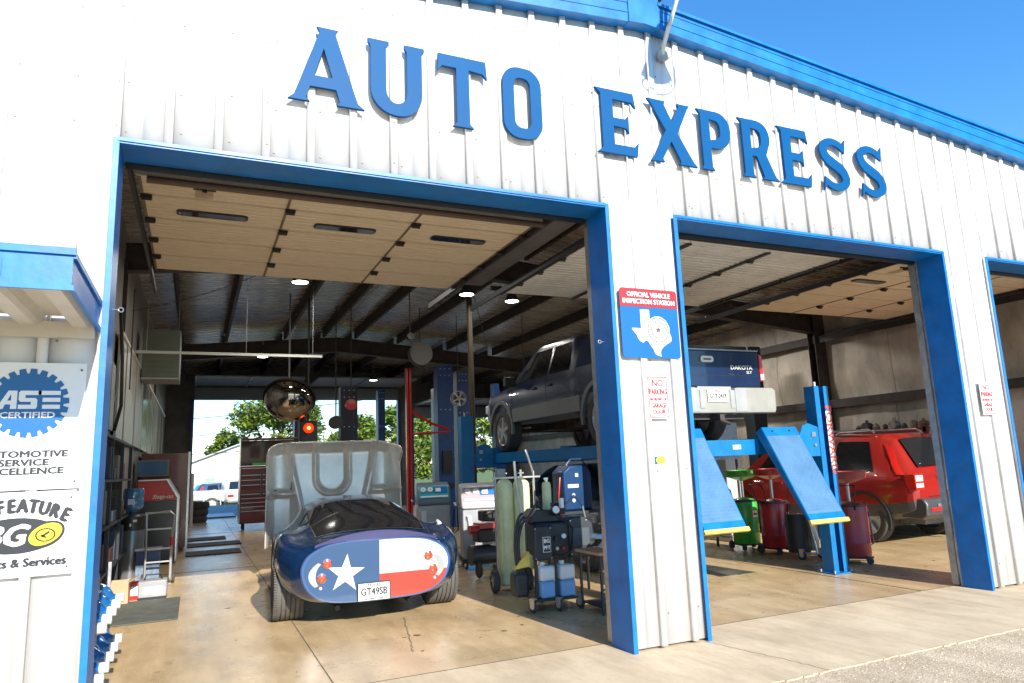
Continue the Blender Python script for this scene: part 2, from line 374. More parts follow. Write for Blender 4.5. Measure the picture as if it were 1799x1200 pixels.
for sx in (-1, 1):
    rc.add([(RX, -.2, 5.80), (RX+sx*.25, -.2, 5.765), (RX+sx*.25, 22.9, 5.765), (RX, 22.9, 5.80), (RX, -.2, 5.775), (RX+sx*.25, -.2, 5.74), (RX+sx*.25, 22.9, 5.74), (RX, 22.9, 5.775)],
           [(0, 1, 2, 3), (4, 7, 6, 5), (0, 4, 5, 1), (1, 5, 6, 2), (3, 2, 6, 7)])
rc.build('ridge_cap', mat('rusty_ridge_metal', (.22, .10, .06), .7, .3, var=.5, vs=9), shop)
# roof skin: outside sheet and inside insulation blanket, sagging between the purlins
PUR = [-4.4, -2.9, -1.35, .1, 1.15, 2.65, 3.7, 4.6, 5.85, 7.4, 8.9, 10.45, 12.0]
for sx, xe in ((-1, -5.0), (1, 13.35)):
    MB().add([(RX, -.02, ztop(RX)+.235), (xe, -.02, ztop(xe)+.235), (xe, 22.9, ztop(xe)+.235), (RX, 22.9, ztop(RX)+.235)], [(0, 1, 2, 3)]).build('roof', WHITE, shop, recalc=False)
    xs_ = sorted([RX, xe]+[p for p in PUR if (p-RX)*sx > 0])
    for a, b in zip(xs_, xs_[1:]):
        def fn(u, v, a=a, b=b):
            x = a+(b-a)*u; y = .3+22.5*v
            return (x, y, ztop(x)+.03-.05*math.sin(PI*u)+.008*math.sin(y*9+a)*math.sin(PI*u))
        MB().grid(fn, 6, 90).build('ceiling_blanket', INSUL, shop, recalc=False)
for x in PUR:
    z = ztop(x)
    for y0, y1 in ((.12, 6.12), (6.48, 15.02), (15.38, 22.6)):
        MB().box(x-.004, x+.004, y0, y1, z-.22, z-.012).box(x-.004, x+.06, y0, y1, z-.225, z-.219).box(x-.06, x+.004, y0, y1, z-.011, z-.005).build('purlin', DARKST, shop)
for yf in (6.3, 15.2):
    for sx, xe in ((-1, -4.95), (1, 13.3)):
        m = MB(); xa, xb = RX, xe
        for (o0, o1, hw) in ((-.24, -.225, .09), (-.62, -.24, .012), (-.64, -.62, .09)):
            v = [(x, y, ztop(x)+zo) for x in (xa, xb) for (y, zo) in ((yf-hw, o0), (yf+hw, o0), (yf+hw, o1), (yf-hw, o1))]
            m.add(v, [(0, 1, 2, 3), (4, 7, 6, 5), (0, 4, 5, 1), (1, 5, 6, 2), (2, 6, 7, 3), (3, 7, 4, 0)])
        m.build('rafter', DARKST, shop)
    for xc in (-.62, 13.1):
        MB().box(xc-.16, xc+.16, yf-.1, yf-.085, 0, 4.6).box(xc-.16, xc+.16, yf+.085, yf+.1, 0, 4.6).box(xc-.012, xc+.012, yf-.085, yf+.085, 0, 4.6).build('frame_column', DARKST, shop)
MB().cyl((5.33, 7.62, 0), (5.33, 7.62, 4.75), .055, n=12).box(5.2, 5.46, 7.5, 7.74, 0, .012).build('pipe_column', mat('brown_pipe_paint', (.05, .036, .02), .5, .2, var=.3), shop)
# door jambs and headers (blue folded trim), one set per bay
DEP = .27
for i, (a, b, z) in enumerate(DOORS):
    for s_, x in ((1, a), (-1, b)):
        x0, x1 = sorted((x-s_*.0, x-s_*.026)); MB().box(x0, x1, -.042, -.034, 0, z+.022).build('door_trim', BLUE, shop)
        x0, x1 = sorted((x, x+s_*.012)); MB().box(x0, x1, -.042, DEP, .0, z+.0).build('jamb', BLUE, shop)
        x0, x1 = sorted((x-s_*.09, x+s_*.006)); MB().box(x0, x1, DEP+.002, DEP+.02, 0, z+.1).build('jamb_edge', STEEL, shop)
    MB().box(a, b, -.046, -.036, z, z+.024).box(a+.013, b-.013, -.036, DEP, z-.012, z).build('header_trim', BLUE, shop)
    MB().box(a-.3, b+.3, DEP+.03, DEP+.11, z+.0, z+.42).build('header_beam', DARKST, shop)
    MB().box(a+.02, b-.02, DEP+.02, DEP+.03, z-.05, z+.03).build('weather_seal', BLACK, shop)
# hidden backing inside the front wall (girts)
for zz in (1.1, 2.3):
    for xa, xb in ((-5, -.1), (3.75, 4.3), (8.1, 8.75), (12.5, 13.3)):
        MB().box(xa, xb, .008, .02, zz, zz+.2).box(xa, xb, .02, .1, zz, zz+.008).build('girt', DARKST, shop)
# rear wall (with three door openings), side walls
RD = [(.38, 3.95, 4.18), (4.30, 7.95, 4.18), (8.5, 12.3, 3.45)]
def wall_y(y, openings, name, m):
    xs_ = sorted([-5.0, 13.35, RX]+[e for d in openings for e in d[:2]]); 
    for a, b in zip(xs_, xs_[1:]):
        zl = 0
        for d in openings:
            if d[0] <= a and b <= d[1]: zl = d[2]
        MB().prism([(a, zl), (b, zl), (b, ztop(b)+.2), (a, ztop(a)+.2)], y, y+.02).build(name, m, shop)
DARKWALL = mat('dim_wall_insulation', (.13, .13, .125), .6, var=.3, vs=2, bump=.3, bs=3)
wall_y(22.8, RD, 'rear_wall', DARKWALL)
for a, b, z in RD:
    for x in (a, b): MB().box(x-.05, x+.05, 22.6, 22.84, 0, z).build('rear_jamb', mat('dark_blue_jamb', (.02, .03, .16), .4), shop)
    # door leaf tail hanging at the head of the opening and the rest running back inside overhead
    MB().box(a+.05, b-.05, 22.55, 22.59, z-.02, z+.42).build('rear_door_section', mat('grey_blue_door', (.16, .20, .25), .5), shop)
    for k in range(4): MB().box(a+.05, b-.05, 19.9+k*.66, 20.53+k*.66, z+.50, z+.54).build('rear_door_section', GREYP, shop)
    for x in (a+.08, (a+b)/2, b-.08): MB().box(x-.03, x+.03, 19.8, 22.5, z+.455, z+.49).build('door_track', STEEL, shop)
# right wall of draped insulation between girts
for k in range(15):
    y0 = .15+k*1.51
    def fn(u, v, y0=y0):
        y = y0+1.5*u; z = .02+4.62*v; g = min(abs(z-1.1), abs(z-2.6), abs(z-4.0))
        return (13.33-.06*min(1, g/.4)-.03*math.sin(PI*u)-.012*math.sin(z*5+y*3), y, z)
    MB().grid(fn, 5, 24).build('wall_blanket', INSULW, shop, recalc=False)
MB().box(13.335, 13.36, 0, 22.8, 0, 4.95).build('side_wall', WHITE, shop)
for zz in (.9, 2.55, 4.0):
    MB().box(13.05, 13.25, .2, 22.6, zz, zz+.01).box(13.05, 13.06, .2, 22.6, zz-.16, zz).build('girt', DARKST, shop)
# left partition of the office
PART = mat('dim_partition', (.30, .28, .26), .55, var=.3, vs=1.5, dirt=.3)
MB().box(-.58, -.50, DEP+.13, 22.7, 0, 5.1).build('partition_wall', PART, shop)
MB().box(-.50, -.14, DEP+.13, DEP+.17, 0, 5.0).build('partition_wall', PART, shop)
MB().box(-4.98, -4.94, 0, 22.8, 0, 4.75).build('side_wall', WHITE, shop)
# ---------------------------------------------------------- overhead doors
def overhead(a, b, style, label):
    d = thing('overhead_door', label, 'garage door', (a, 1.17, 3.9), 0, 'open overhead garage doors')
    W = b-a; wd = W/3; wood = style == 'w'; m = WOODDOOR if wood else DOORB
    ys = [0, .46, 1.07, 1.68, 2.29, 2.90]
    for j in range(5):
        y0, y1 = ys[j]+.009, ys[j+1]-.009
        for i in range(3):
            x0 = i*wd+.008; x1 = (i+1)*wd-.008
            if wood:
                bar = MB(); n = 7; pr = []; hh = (y1-y0)/n
                for q in range(n): pr += [(y0+q*hh+(.006 if q else 0), 0), (y0+(q+1)*hh-.016, 0), (y0+(q+1)*hh-.009, .014)]
                pr += [(y1, .014), (y1, .04), (y0, .04)]
                bar.prism(pr, x0, x1, 'YZ')
            else:
                bar = MB(); n = 6; pr = []
                hh = (y1-y0)/n
                for q in range(n): pr += [(y0+q*hh, .006), (y0+q*hh+hh*.12, -.012), (y0+q*hh+hh*.45, -.012), (y0+q*hh+hh*.6, .006)]
                pr += [(y1, .006), (y1, .04), (y0, .04)]
                bar.prism(pr, x0, x1, 'YZ')
            s = bar.build('door_section', m, d)
            if wood and j == 1:
                cx = (x0+x1)/2-.0; 
                if i == 0: cx -= .02
                L = rrect(cx-.31, y0+.27, cx+.31, y0+.42, .05)
                MB().prism(L, -.012, 0.0, 'XY').build('window', mat('window_gasket', (.04, .036, .03), .5), s)
                MB().prism(rrect(cx-.295, y0+.283, cx+.295, y0+.407, .045), -.016, -.0125, 'XY').build('pane', GLASSD, s)
    st = mat('brown_stile', (.20, .15, .10), .6, var=.3) if wood else mat('dark_strut', (.05, .05, .05), .5)
    for i in range(4):
        x = min(max(i*wd, .02), W-.02)
        if wood: MB().box(x-.012, x+.012, 0, 2.9, -.006, -.001).build('stile', st, d)
        else: MB().box(x-.03, x+.03, .1, 2.9, -.03, -.013).build('stile', st, d)
        for j in range(1, 5):
            h = MB().box(x-.045+.03, x+.045+.03, ys[j]-.035, ys[j]+.035, -.03, -.008).cyl((x-.04+.03, ys[j], -.034), (x+.07, ys[j], -.034), .018, n=8)
            h.build('hinge', DARKST if not wood else mat('dark_hinge', (.03, .026, .022), .5, .4), d)
    if wood:
        MB().box(.42, .60, .05, .15, -.03, -.002).box(.30, .75, .085, .1, -.02, -.008).cyl((.51, .1, -.03), (.51, .1, -.06), .02).build('lock', mat('dark_hinge', (.03, .026, .022), .5, .4), d)
        MB().box(.44, .58, .16, .40, -.006, -.001).build('lock_plate', mat('worn_plate', (.46, .37, .24), .6, var=.3, dirt=.5), d)
        MB().box(.0, W, -.03, .0, -.02, .05).build('bottom_seal', mat('pale_seal', (.5, .47, .42), .6), d)
    else: MB().box(.0, W, -.03, .0, -.02, .05).build('bottom_seal', DARKST, d)
    for x in (-.05, W+.02):
        t = MB().box(x, x+.03, -.2, 3.9, -.05, .02)
        t.build('track', mat('dark_track', (.05, .05, .052), .45, .5), d)
        MB().box(x-.01, x+.02, -1.0+.13, -.80, -3.88, -.35).build('vertical_track', STEEL, d)
        # curved corner
        pts = [(x+.01, -.82+.6*(1-math.cos(t)), -.35+.33*math.sin(t)) for t in [PI/2*q/6 for q in range(7)]]
        MB().tube(pts, .02, 6).build('track_bend', STEEL, d)
    MB().box(-.1, W+.1, 2.93, 2.98, .05, .11).build('back_hanger', DARKST, d)
    MB().cyl((-.1, -.62, .28), (W+.1, -.62, .28), .022, n=10).cyl((W*.3, -.62, .28), (W*.7, -.62, .28), .05, n=12).build('torsion_spring', DARKST, d)
    return d
overhead(.01, 3.66, 'w', 'open overhead door of cream boards with three narrow windows, above the blue coupe')
overhead(4.42, 8.0, 'r', 'open off white ribbed overhead door above the lifted pickup')
overhead(8.84, 12.43, 'w', 'open cream overhead door above the red SUV, third bay')
# brown tube under the header of bay one
tag(MB().cyl((.1, 1.02, 3.80), (3.6, 1.02, 3.80), .03, n=10).build('spreader_tube', mat('brown_tube', (.12, .085, .06), .5, .3)), 'long brown tube across the top of the first bay opening', 'tube')
# dull drywall between bay one and two ceilings
MB().box(3.85, 4.25, .6, 4.3, 4.05, 4.08).build('soffit_panel', mat('grey_soffit', (.16, .15, .15), .6, var=.2), shop)
# ============================================================ awning beside the first bay
aw = thing('awning', 'blue edged flat metal awning over the two posters', 'awning', (-.04, 0, 2.38))
BEIGE = mat('beige_soffit_paint', (.60, .56, .47), .5, var=.08, dirt=.1)
MB().box(-2.2, 0, -1.07, -1.05, 0, .18).box(-2.2, .012, -1.085, -1.071, .165, .20).box(-2.2, .012, -1.085, -1.071, -.01, .015).box(-2.2, -.28, -1.078, -1.071, .05, .13).build('front_fascia', BLUE, aw)
MB().box(-.014, .0, -1.049, -.035, 0, .165).box(0.001, .014, -1.07, -.035, .15, .18).box(.001, .014, -1.07, -.035, -.01, .015).build('side_fascia', BLUE, aw)
for k in range(8):
    x = -.03-k*.26
    MB().prism([(x, .03), (x-.02, .005), (x-.10, .005), (x-.14, .075), (x-.24, .075), (x-.258, .03), (x-.258, .05), (x-.23, .09), (x-.13, .09), (x-.09, .02), (x-.03, .02), (x, .045)], -1.045, -.04).build('roof_sheet', BEIGE, aw)
MB().box(-2.2, -.015, -.075, -.036, -.06, .035).build('wall_flashing', BEIGE, aw)
# small pale spotlight bracket above it
sb = thing('spotlight_bracket', 'small pale bracket stub on the wall just above the blue awning', 'bracket', (-.24, -.033, 2.88))
MB().box(-.06, .06, -.03, 0, -.03, .06).build('plate', GREYP, sb); MB().cyl((0, -.03, .0), (.05, -.09, -.06), .015).obb((.02, -.08, -.05), (.09, .04, .04), (0, .4, .5)).build('arm', BEIGE, sb)
# ============================================================ sign letters
def rib_u(w_, h, t):       # U outline
    o = [(0, h), (0, h-.03), (.02, h-.055), (.02, .2)]+arc(.02+.2, .2, .2, .2, 180, 270, 6)[1:]+arc(w_-.2, .2, .18, .2, 270, 360, 6)+[(w_-.02, h-.055), (w_, h-.03), (w_, h), (w_-.16, h), (w_-.16, h-.03), (w_-.14, h-.055), (w_-.14, .2)]
    o += arc(w_-.14-.085, .2, .085, .105, 0, -90, 5)[1:]+arc(.14+.085, .2, .085, .105, 270, 180, 5)+[(.14, h-.055), (.16, h-.03), (.16, h)]
    return [o]
def serifE(w_, h):
    return [[(0, 0), (w_, 0), (w_+.02, .13), (w_-.02, .085), (.145, .085), (.145, .262), (w_-.10, .255), (w_-.07, .215), (w_-.07, .375), (w_-.10, .338), (.145, .338), (.145, .515), (w_-.03, .515), (w_+.01, .47), (w_-.01, .6), (0, .6), (-.02, .6), (.03, .555), (.03, .045), (-.02, 0)]]
def stroke(path, wid):
    P = [Vector((a, b)) for a, b in path]; Lf, Rt = [], []
    for i, p in enumerate(P):
        d = (P[min(i+1, len(P)-1)]-P[max(i-1, 0)]).normalized(); nrm = Vector((-d.y, d.x))*wid[i]/2
        Lf.append(tuple(p+nrm)); Rt.append(tuple(p-nrm))
    return Lf+Rt[::-1]
def letterS(w_, h):
    top = arc(w_/2, .445, w_/2-.05, .105, 28, 180, 12); bot = arc(w_/2, .155, w_/2-.05, .105, 0, -152, 12)
    mid = [(.055+.02, .385), (.12, .34), (w_/2, .30), (w_-.12, .26), (w_-.075, .215)]
    P = top+mid+bot; n = len(P); wd = [.075+.045*math.exp(-((i-n/2)/6)**2) for i in range(n)]
    L = stroke(P, wd)
    sp1 = [(w_-.01, .60-.02), (w_-.04, .42), (w_-.075, .44)]
    a = L[0]; b = L[-1]
    L = [(w_-.01, .60), (w_-.035, .44)]+L[1:n-1]+[(.015, -.005), (.045, .15)]+L[n+1:2*n-1]
    return [L]
def lt(ch):
    h = .6
    if ch == 'A': return .53, [[(-.02, 0), (.13, 0), (.105, .025), (.135, .12), (.335, .12), (.365, .025), (.345, 0), (.55, 0), (.50, .035), (.325, .565), (.345, .6), (.185, .6), (.205, .565), (.02, .035)], [(.165, .205), (.308, .205), (.237, .44)]]
    if ch == 'U': return .45, rib_u(.45, h, .12)
    if ch == 'T': return .44, [[(.13, 0), (.305, 0), (.275, .03), (.275, .50), (.40, .49), (.44, .45), (.43, .6), (.01, .6), (0, .45), (.04, .50), (.165, .50), (.165, .03)]]
    if ch == 'O': return .37, [rrect(0, -.01, .37, .62, .15, 7), rrect(.105, .08, .265, .53, .065, 6)]
    if ch == 'E': return .38, serifE(.37, h)
    if ch == 'X': return .46, [[(-.01, 0), (.13, 0), (.115, .03), (.22, .215), (.315, .03), (.30, 0), (.49, 0), (.455, .035), (.295, .30), (.425, .565), (.45, .6), (.32, .6), (.33, .565), (.245, .405), (.165, .565), (.18, .6), (-.01, .6), (.025, .56), (.17, .315), (.025, .035)]]
    P = [(0, 0), (.155, 0), (.13, .03), (.13, .225)]+arc(.22, .4, .17, .175, -90, 0, 5)+arc(.23, .44, .16, .16, 0, 90, 5)+[(0, .6), (-.015, .6), (.025, .56), (.025, .035)]
    Ph = [(.13, .30)]+arc(.20, .385, .065, .07, -90, 0, 4)+arc(.20, .44, .065, .07, 0, 90, 4)+[(.13, .515)]
    if ch == 'P': return .39, [P, Ph]
    if ch == 'R':
        R = [(0, 0), (.155, 0), (.13, .03), (.13, .225), (.19, .225), (.27, .03), (.255, 0), (.46, 0), (.42, .035), (.315, .25)]+arc(.23, .42, .15, .14, -35, 0, 3)+arc(.22, .44, .16, .16, 0, 90, 5)+[(0, .6), (-.015, .6), (.025, .56), (.025, .035)]
        return .44, [R, Ph]
    if ch == 'S': return .40, letterS(.40, h)
SPOS = [('A', 1.06, 1.56, 'first letter above the cream door'), ('U', 1.61, 2.05, 'between the A and the T'), ('T', 2.16, 2.58, 'with a wide top bar, left of the O'), ('O', 2.72, 3.07, 'rounded, ending the first word'),
        ('E', 3.63, 4.02, 'first of the second word, below the lamp'), ('X', 4.17, 4.64, 'between the E and the P'), ('P', 4.73, 5.10, 'between the X and the R'), ('R', 5.23, 5.66, 'between the P and the second E'),
        ('E', 5.74, 6.12, 'between the R and the double S'), ('S', 6.28, 6.68, 'the left one of the double S'), ('S', 6.83, 7.23, 'last letter of the whole sign')]
for ch, xa, xb, wh in SPOS:
    wl, loops = lt(ch); k = (xb-xa)/wl; loops = [[(p[0]*k, p[1]) for p in L] for L in loops]
    o = outline(loops, LETTER, None, (xa, -.052, 4.11), 'sign_letter', ext=.011, bevel=0 if ch == 'S' else .002)
    for v in o.data.vertices: v.co -= Vector((xa, -.052, 4.11))
    o.location = (xa, -.052, 4.11)
    tag(o, 'big blue spurred capital %s, %s' % (ch, wh), 'sign letter', 'blue letters of the wall sign')
# ============================================================ posters at the left
def board(name, label, cat, x0, x1, z0, z1, m, y=-.037, group=None, t=.004, bolts=True):
    b = thing(name, label, cat, ((x0+x1)/2, y, z0), 0, group)
    w2 = (x1-x0)/2; MB().box(-w2, w2, -t, 0, 0, z1-z0).build('board', m, b)
    if bolts:
        s = MB()
        for sx in (-1, 1):
            for zz in (.04, z1-z0-.04): s.cyl((sx*(w2-.025), -t-.004, zz), (sx*(w2-.025), -t, zz), .006, n=8)
        s.build('bolts', DARKST, b)
    return b
a = board('certification_poster', 'white certification poster with a blue gear, under the awning', 'poster', -.64, -.085, 1.44, 2.17, PAPER)
cx, cz = .0, .495       # gear centre on the poster
g = []; T = 22
for i in range(T):
    t0 = 360/T*i
    for da, r in ((-6.2, .172), (-4.6, .200), (4.6, .200), (6.2, .172)):
        an = math.radians(t0+da+4); g.append((cx+r*math.cos(an), cz+r*math.sin(an)))
outline([g], BLUEPR, a, (0, -.0062, 0), 'gear_emblem', .001)
# A S E letters, wide slanted block forms
def sh_(L, k=.22): return [(p[0]+p[1]*k, p[1]) for p in L]
hh = .105; z0 = cz-.035
Aw = [(0, 0), (.033, 0), (.042, .026), (.068, .026), (.068, 0), (.098, 0), (.098, hh), (.055, hh)]; Ah = [(.052, .048), (.070, .048), (.070, .080), (.066, .080)]
outline([sh_(Aw, .0), Ah], PAPER, a, (-.155, -.009, z0), 'lettering', .001)
Sw = [(.105, 0), (.190, 0), (.197, .012), (.197, .052), (.188, .063), (.138, .063), (.138, .080), (.215, .080), (.215, hh), (.115, hh), (.106, .095), (.106, .052), (.115, .041), (.166, .041), (.166, .024), (.105, .024)]
outline([Sw], PAPER, a, (-.155, -.009, z0), 'lettering', .001)
for q in (0, .0405, .081):
    outline([[(.222 if q < .08 else .20, q), (.31, q), (.31, q+.024), (.222 if q < .08 else .20, q+.024)]], PAPER, a, (-.155, -.009, z0), 'lettering', .001)
text('CERTIFIED', .048, PAPER, a, (.0, -.009, z0-.037), sx=1.22, bold=.0012)
for s_, sz, z, sx, bo, mm in [('We employ technicians certified by the', .026, .335, 1.0, 0, GREYP), ('National Institute for', .026, .300, 1.0, 0, GREYP), ('AUTOMOTIVE', .052, .245, 1.28, .0024, INK), ('SERVICE', .052, .197, 1.28, .0024, INK), ('EXCELLENCE', .052, .149, 1.28, .0024, INK), ('Let us show you their credentials', .026, .088, 1.0, 0, GREYP), ('www.ase.com', .02, .052, 1, 0, GREYP)]:
    text(s_, sz, mm, a, (-.0, -.006, z-.045), sx=sx, bold=bo)
b = board('products_poster', 'white poster with a yellow oval logo, below the gear poster', 'poster', -.66, -.095, .965, 1.43, PAPER)
for i, ch in enumerate('WE FEATURE'):
    t = (i-4.5)/4.5; an = -t*.42
    text(ch, .105, INK, b, (t*.235, -.006, .385-.06*t*t), sx=.72, bold=.0055, rz=an)
outline([[(p[0]-.0, p[1]) for p in arc(0, 0, .215, .098, 0, 360, 36)[:-1]]], INK, b, (0, -.0062, .225), 'logo_oval', .001)
text('BG', .16, PAPER, b, (-.055, -.009, .222), sx=1.0, bold=.006, shear=.3)
def ell(cx, cz, rx, rz, rot, n=28): return [(cx+rx*math.cos(t)*math.cos(rot)-rz*math.sin(t)*math.sin(rot), cz+rx*math.cos(t)*math.sin(rot)+rz*math.sin(t)*math.cos(rot)) for t in [2*PI*i/n for i in range(n)]]
outline([ell(.145, .225, .098, .068, .45)+[]], INK, b, (0, -.0112, 0), 'logo_oval', .001)
outline([ell(.146, .226, .084, .054, .45)], mat('yellow_print', (.85, .62, .02), .5), b, (0, -.0138, 0), 'yellow_oval', .001)
for i in range(22):
    an = i*2*PI/22; MB().obb((.146+.045*math.cos(an), -.0158, .222+.034*math.sin(an)), (.008, .001, .012), (0, -an, 0)).build('lettering', INK, b)
MB().obb((.146, -.0158, .226), (.045, .001, .012), (0, -.6, 0)).obb((.138, -.0158, .214), (.03, .001, .009), (0, .5, 0)).build('emblem_mark', INK, b)
text('Products & Services', .064, INK, b, (.0, -.006, .075), sx=.98, bold=.003)
text('www.bgprod.com', .014, GREYP, b, (.18, -.006, .03))
# ============================================================ pillar signs
SEAL = mat('seal_grey_print', (.09, .085, .07), .5)
s = thing('inspection_sign', 'red and blue vehicle inspection sign on the white pillar between the bays', 'sign', (4.025, -.037, 2.31))
W2 = .295
outline([rrect(-W2, 0, W2, .60, .03)], BLUEPR, s, (0, -.002, 0), 'board', .002)
outline([arc(W2-.03, .57, .03, .03, 0, 90)+arc(-W2+.03, .57, .03, .03, 90, 180)+[(-W2, .44), (W2, .44)]], REDPR, s, (0, -.0055, 0), 'red_band', .001)
text('OFFICIAL VEHICLE', .057, PAPER, s, (0, -.008, .545), sx=.95, bold=.0018); text('INSPECTION STATION', .057, PAPER, s, (0, -.008, .485), sx=.93, bold=.0018)
TX = [(.23, .98), (.46, .98), (.46, .74), (.52, .71), (.60, .69), (.70, .66), (.80, .68), (.88, .67), (.955, .64), (.955, .50), (.99, .42), (.985, .33), (.93, .29), (.86, .26), (.76, .19), (.70, .13), (.685, .06), (.70, -.01), (.60, .015), (.545, .05), (.51, .14), (.43, .24), (.39, .31), (.31, .32), (.265, .27), (.18, .31), (.13, .37), (.11, .43), (.0, .55), (.0, .575), (.23, .575)]
outline([[(-.19+p[0]*.40, .02+p[1]*.405) for p in TX]], PAPER, s, (0, -.0055, 0), 'state_shape', .001)
sc_ = (.075, .245)
outline([ell(sc_[0], sc_[1], .118, .118, 0, 36)], PAPER, s, (0, -.0075, 0), 'seal_disc', .0006)
outline([ell(sc_[0], sc_[1], .110, .110, 0, 36), ell(sc_[0], sc_[1], .101, .101, 0, 36)], SEAL, s, (0, -.0095, 0), 'seal_ring', .0006)
outline([ell(sc_[0], sc_[1], .074, .074, 0, 36), ell(sc_[0], sc_[1], .066, .066, 0, 36)], SEAL, s, (0, -.0095, 0), 'seal_ring', .0006)
outline([[(sc_[0]+(.036 if i % 2 == 0 else .015)*math.sin(i*PI/5), sc_[1]+(.036 if i % 2 == 0 else .015)*math.cos(i*PI/5)) for i in range(10)]], SEAL, s, (0, -.0095, 0), 'seal_star', .0006)
for i in range(24):
    an = i*2*PI/24
    MB().obb((sc_[0]+.087*math.cos(an), -.0095, sc_[1]+.087*math.sin(an)), (.016, .001, .010), (0, -an, 0)).obb((sc_[0]+.052*math.cos(an), -.0095, sc_[1]+.052*math.sin(an)), (.014, .001, .007), (0, -an+.4, 0)).build('seal_lettering', SEAL, s)
def noparking(xc, label):
    s = thing('no_parking_sign', label, 'sign', (xc, -.037, 1.80), 0, 'no parking signs on the pillars')
    outline([rrect(-.105, 0, .105, .36, .006)], PAPER, s, (0, -.002, 0), 'board', .002)
    outline([rrect(-.098, .008, .098, .352, .006), rrect(-.0895, .0165, .0895, .3435, .004)], REDPR, s, (0, -.0048, 0), 'border', .0006)
    for t, sz, z, sx in (('NO', .085, .295, .85), ('PARKING', .068, .222, .62), ('IN FRONT OF', .036, .160, .75), ('GARAGE', .058, .108, .68), ('DOOR', .058, .055, .72)): text(t, sz, REDPR, s, (0, -.005, z), sx=sx, bold=.0014)
noparking(4.05, 'white no parking sign with red letters on the pillar below the inspection sign')
noparking(8.42, 'white no parking sign with red letters on the right hand pillar')
st = thing('sticker', 'small blue and yellow sticker low on the white pillar', 'sticker', (4.04, -.004, 1.42))
MB().box(-.06, .06, -.002, 0, .0, .075).build('backing', PAPER, st); MB().box(-.058, -.015, -.004, -.0025, .005, .07).build('print', BLUEPR, st)
outline([[(-.02, .01), (.055, .01), (.055, .066), (-.02, .066), (-.035, .04)]], mat('yellow_print', (.85, .62, .02), .5), st, (0, -.0045, 0), 'print', .0006)
MB().box(-.01, .045, -.0062, -.0054, .02, .024).box(-.01, .045, -.0062, -.0054, .034, .038).build('print', INK, st)
# eye bolts on the jambs
for (x, y, z, lab) in ((.012, .10, 2.54, 'small steel eye bolt on the left blue jamb'), (3.648, .10, 2.46, 'small steel eye bolt on the blue jamb of the pillar')):
    sx = 1 if x < 1 else -1
    m = MB().cyl((x, y, z), (x+sx*.035, y, z), .004, n=6)
    m.tube([(x+sx*(.05+.014*math.cos(t)), y, z+.014*math.sin(t)) for t in [2*PI*i/12 for i in range(13)]], .004, 6)
    o = m.build('eye_bolt', STEEL); tag(o, lab, 'eye bolt', 'eye bolts on the jambs')
# gooseneck barn light over the pillar: its head hangs out above the frame
gl = thing('gooseneck_lamp', 'white gooseneck wall lamp on a bent conduit at the gable peak', 'lamp', (4.38, -.033, 5.22))
MB().tube([(0, -.02, -.03), (0, -.06, .06), (.02, -.12, .20), (.05, -.30, .50), (.09, -.62, .86), (.10, -.9, 1.06), (.10, -1.2, 1.13), (.09, -1.42, 1.06), (.08, -1.5, .92)], .021, 10).build('conduit', mat('cream_conduit', (.62, .60, .52), .45), gl)
MB().cyl((0, 0, -.03), (0, -.035, -.03), .055, n=16).box(-.03, .05, -.05, -.0, -.075, -.055).build('wall_plate', GREYP, gl)
MB().lathe([(.05, .92), (.09, .86), (.12, .66), (.17, .55), (.165, .54), (.11, .66), (.085, .85), (.0, .9)], (.08, -1.5, 0), 'Z', 24).build('shade', WHITE, gl)
MB().tube([(.08+.17*math.cos(t), -1.5+.17*math.sin(t), .44) for t in [2*PI*i/20 for i in range(21)]], .008, 6).tube([(-.09, -1.5, .55), (-.09, -1.5, .44)], .006, 6).tube([(.25, -1.5, .55), (.25, -1.5, .44)], .006, 6).build('guard_ring', STEEL, gl)
# ============================================================ vehicles
DTY = mat('dusty_tyre_rubber', (.10, .095, .085), .85, var=.2, vs=14, dirt=.2)
def wheel(par, x, y, r, wd, rim, nsp=5, groove=True, z=None, seg=40, name='wheel', tm=None):
    z = r if z is None else z; s = 1 if x > 0 else -1; h = wd/2
    g = [(r*.66, -h*.8), (r*.70, -h*.98), (r*.86, -h), (r*.95, -h*.93), (r*.985, -h*.78)]
    if groove:
        nn = 5; 
        for k in range(nn):
            a = -h*.75+k*h*1.5/nn; b = a+h*1.5/nn
            g += [(r, a), (r, b-.013), (r-.014, b-.012), (r-.014, b-.002)]
    g += [(r, h*.76), (r*.985, h*.78), (r*.95, h*.93), (r*.86, h), (r*.70, h*.98), (r*.66, h*.8)]
    t = MB().lathe(g, (x, y, z), 'X', seg)
    if groove:
        for k in range(seg*2):
            a = 2*PI*k/(seg*2)
            for sx in (-1, 1):
                c = (x+sx*h*.84, y+r*.965*math.cos(a), z+r*.965*math.sin(a)); t.obb(c, (h*.26, r*.05, .012), (a, 0, 0))
    w_ = t.build(name, tm or RUBBER, par, ang=30)
    o = s*h
    m = MB().lathe([(r*.67, -o*.8), (r*.69, o*.85), (r*.64, o*.80), (r*.60, o*.35), (.0, o*.30)], (x, y, z), 'X', seg)
    for k in range(nsp):
        a = 2*PI*k/nsp+.3
        m.obb((x+o*.62, y+r*.36*math.cos(a), z+r*.36*math.sin(a)), (o*.35, r*.62, r*.15), (a, 0, 0))
    m.cyl((x+o*.4, y, z), (x+o*.85, y, z), r*.16, r*.13, 16)
    m.build('rim', rim, w_)
    return w_
def hp(w_, zb, zl, zr, wr):
    if zr-zl < .1: up = [(w_-.035, zl), (w_-.07, zl+.012), (w_-.16, zr), (0, zr+.015)]
    else: up = [(w_-.035, zl), (wr, zr-.07), (wr-.09, zr), (0, zr+.015)]
    return [(0, zb), (w_-.12, zb), (w_-.02, zb+.07), (w_, zb+.35*(zl-zb)), (w_, zl-.12)]+up
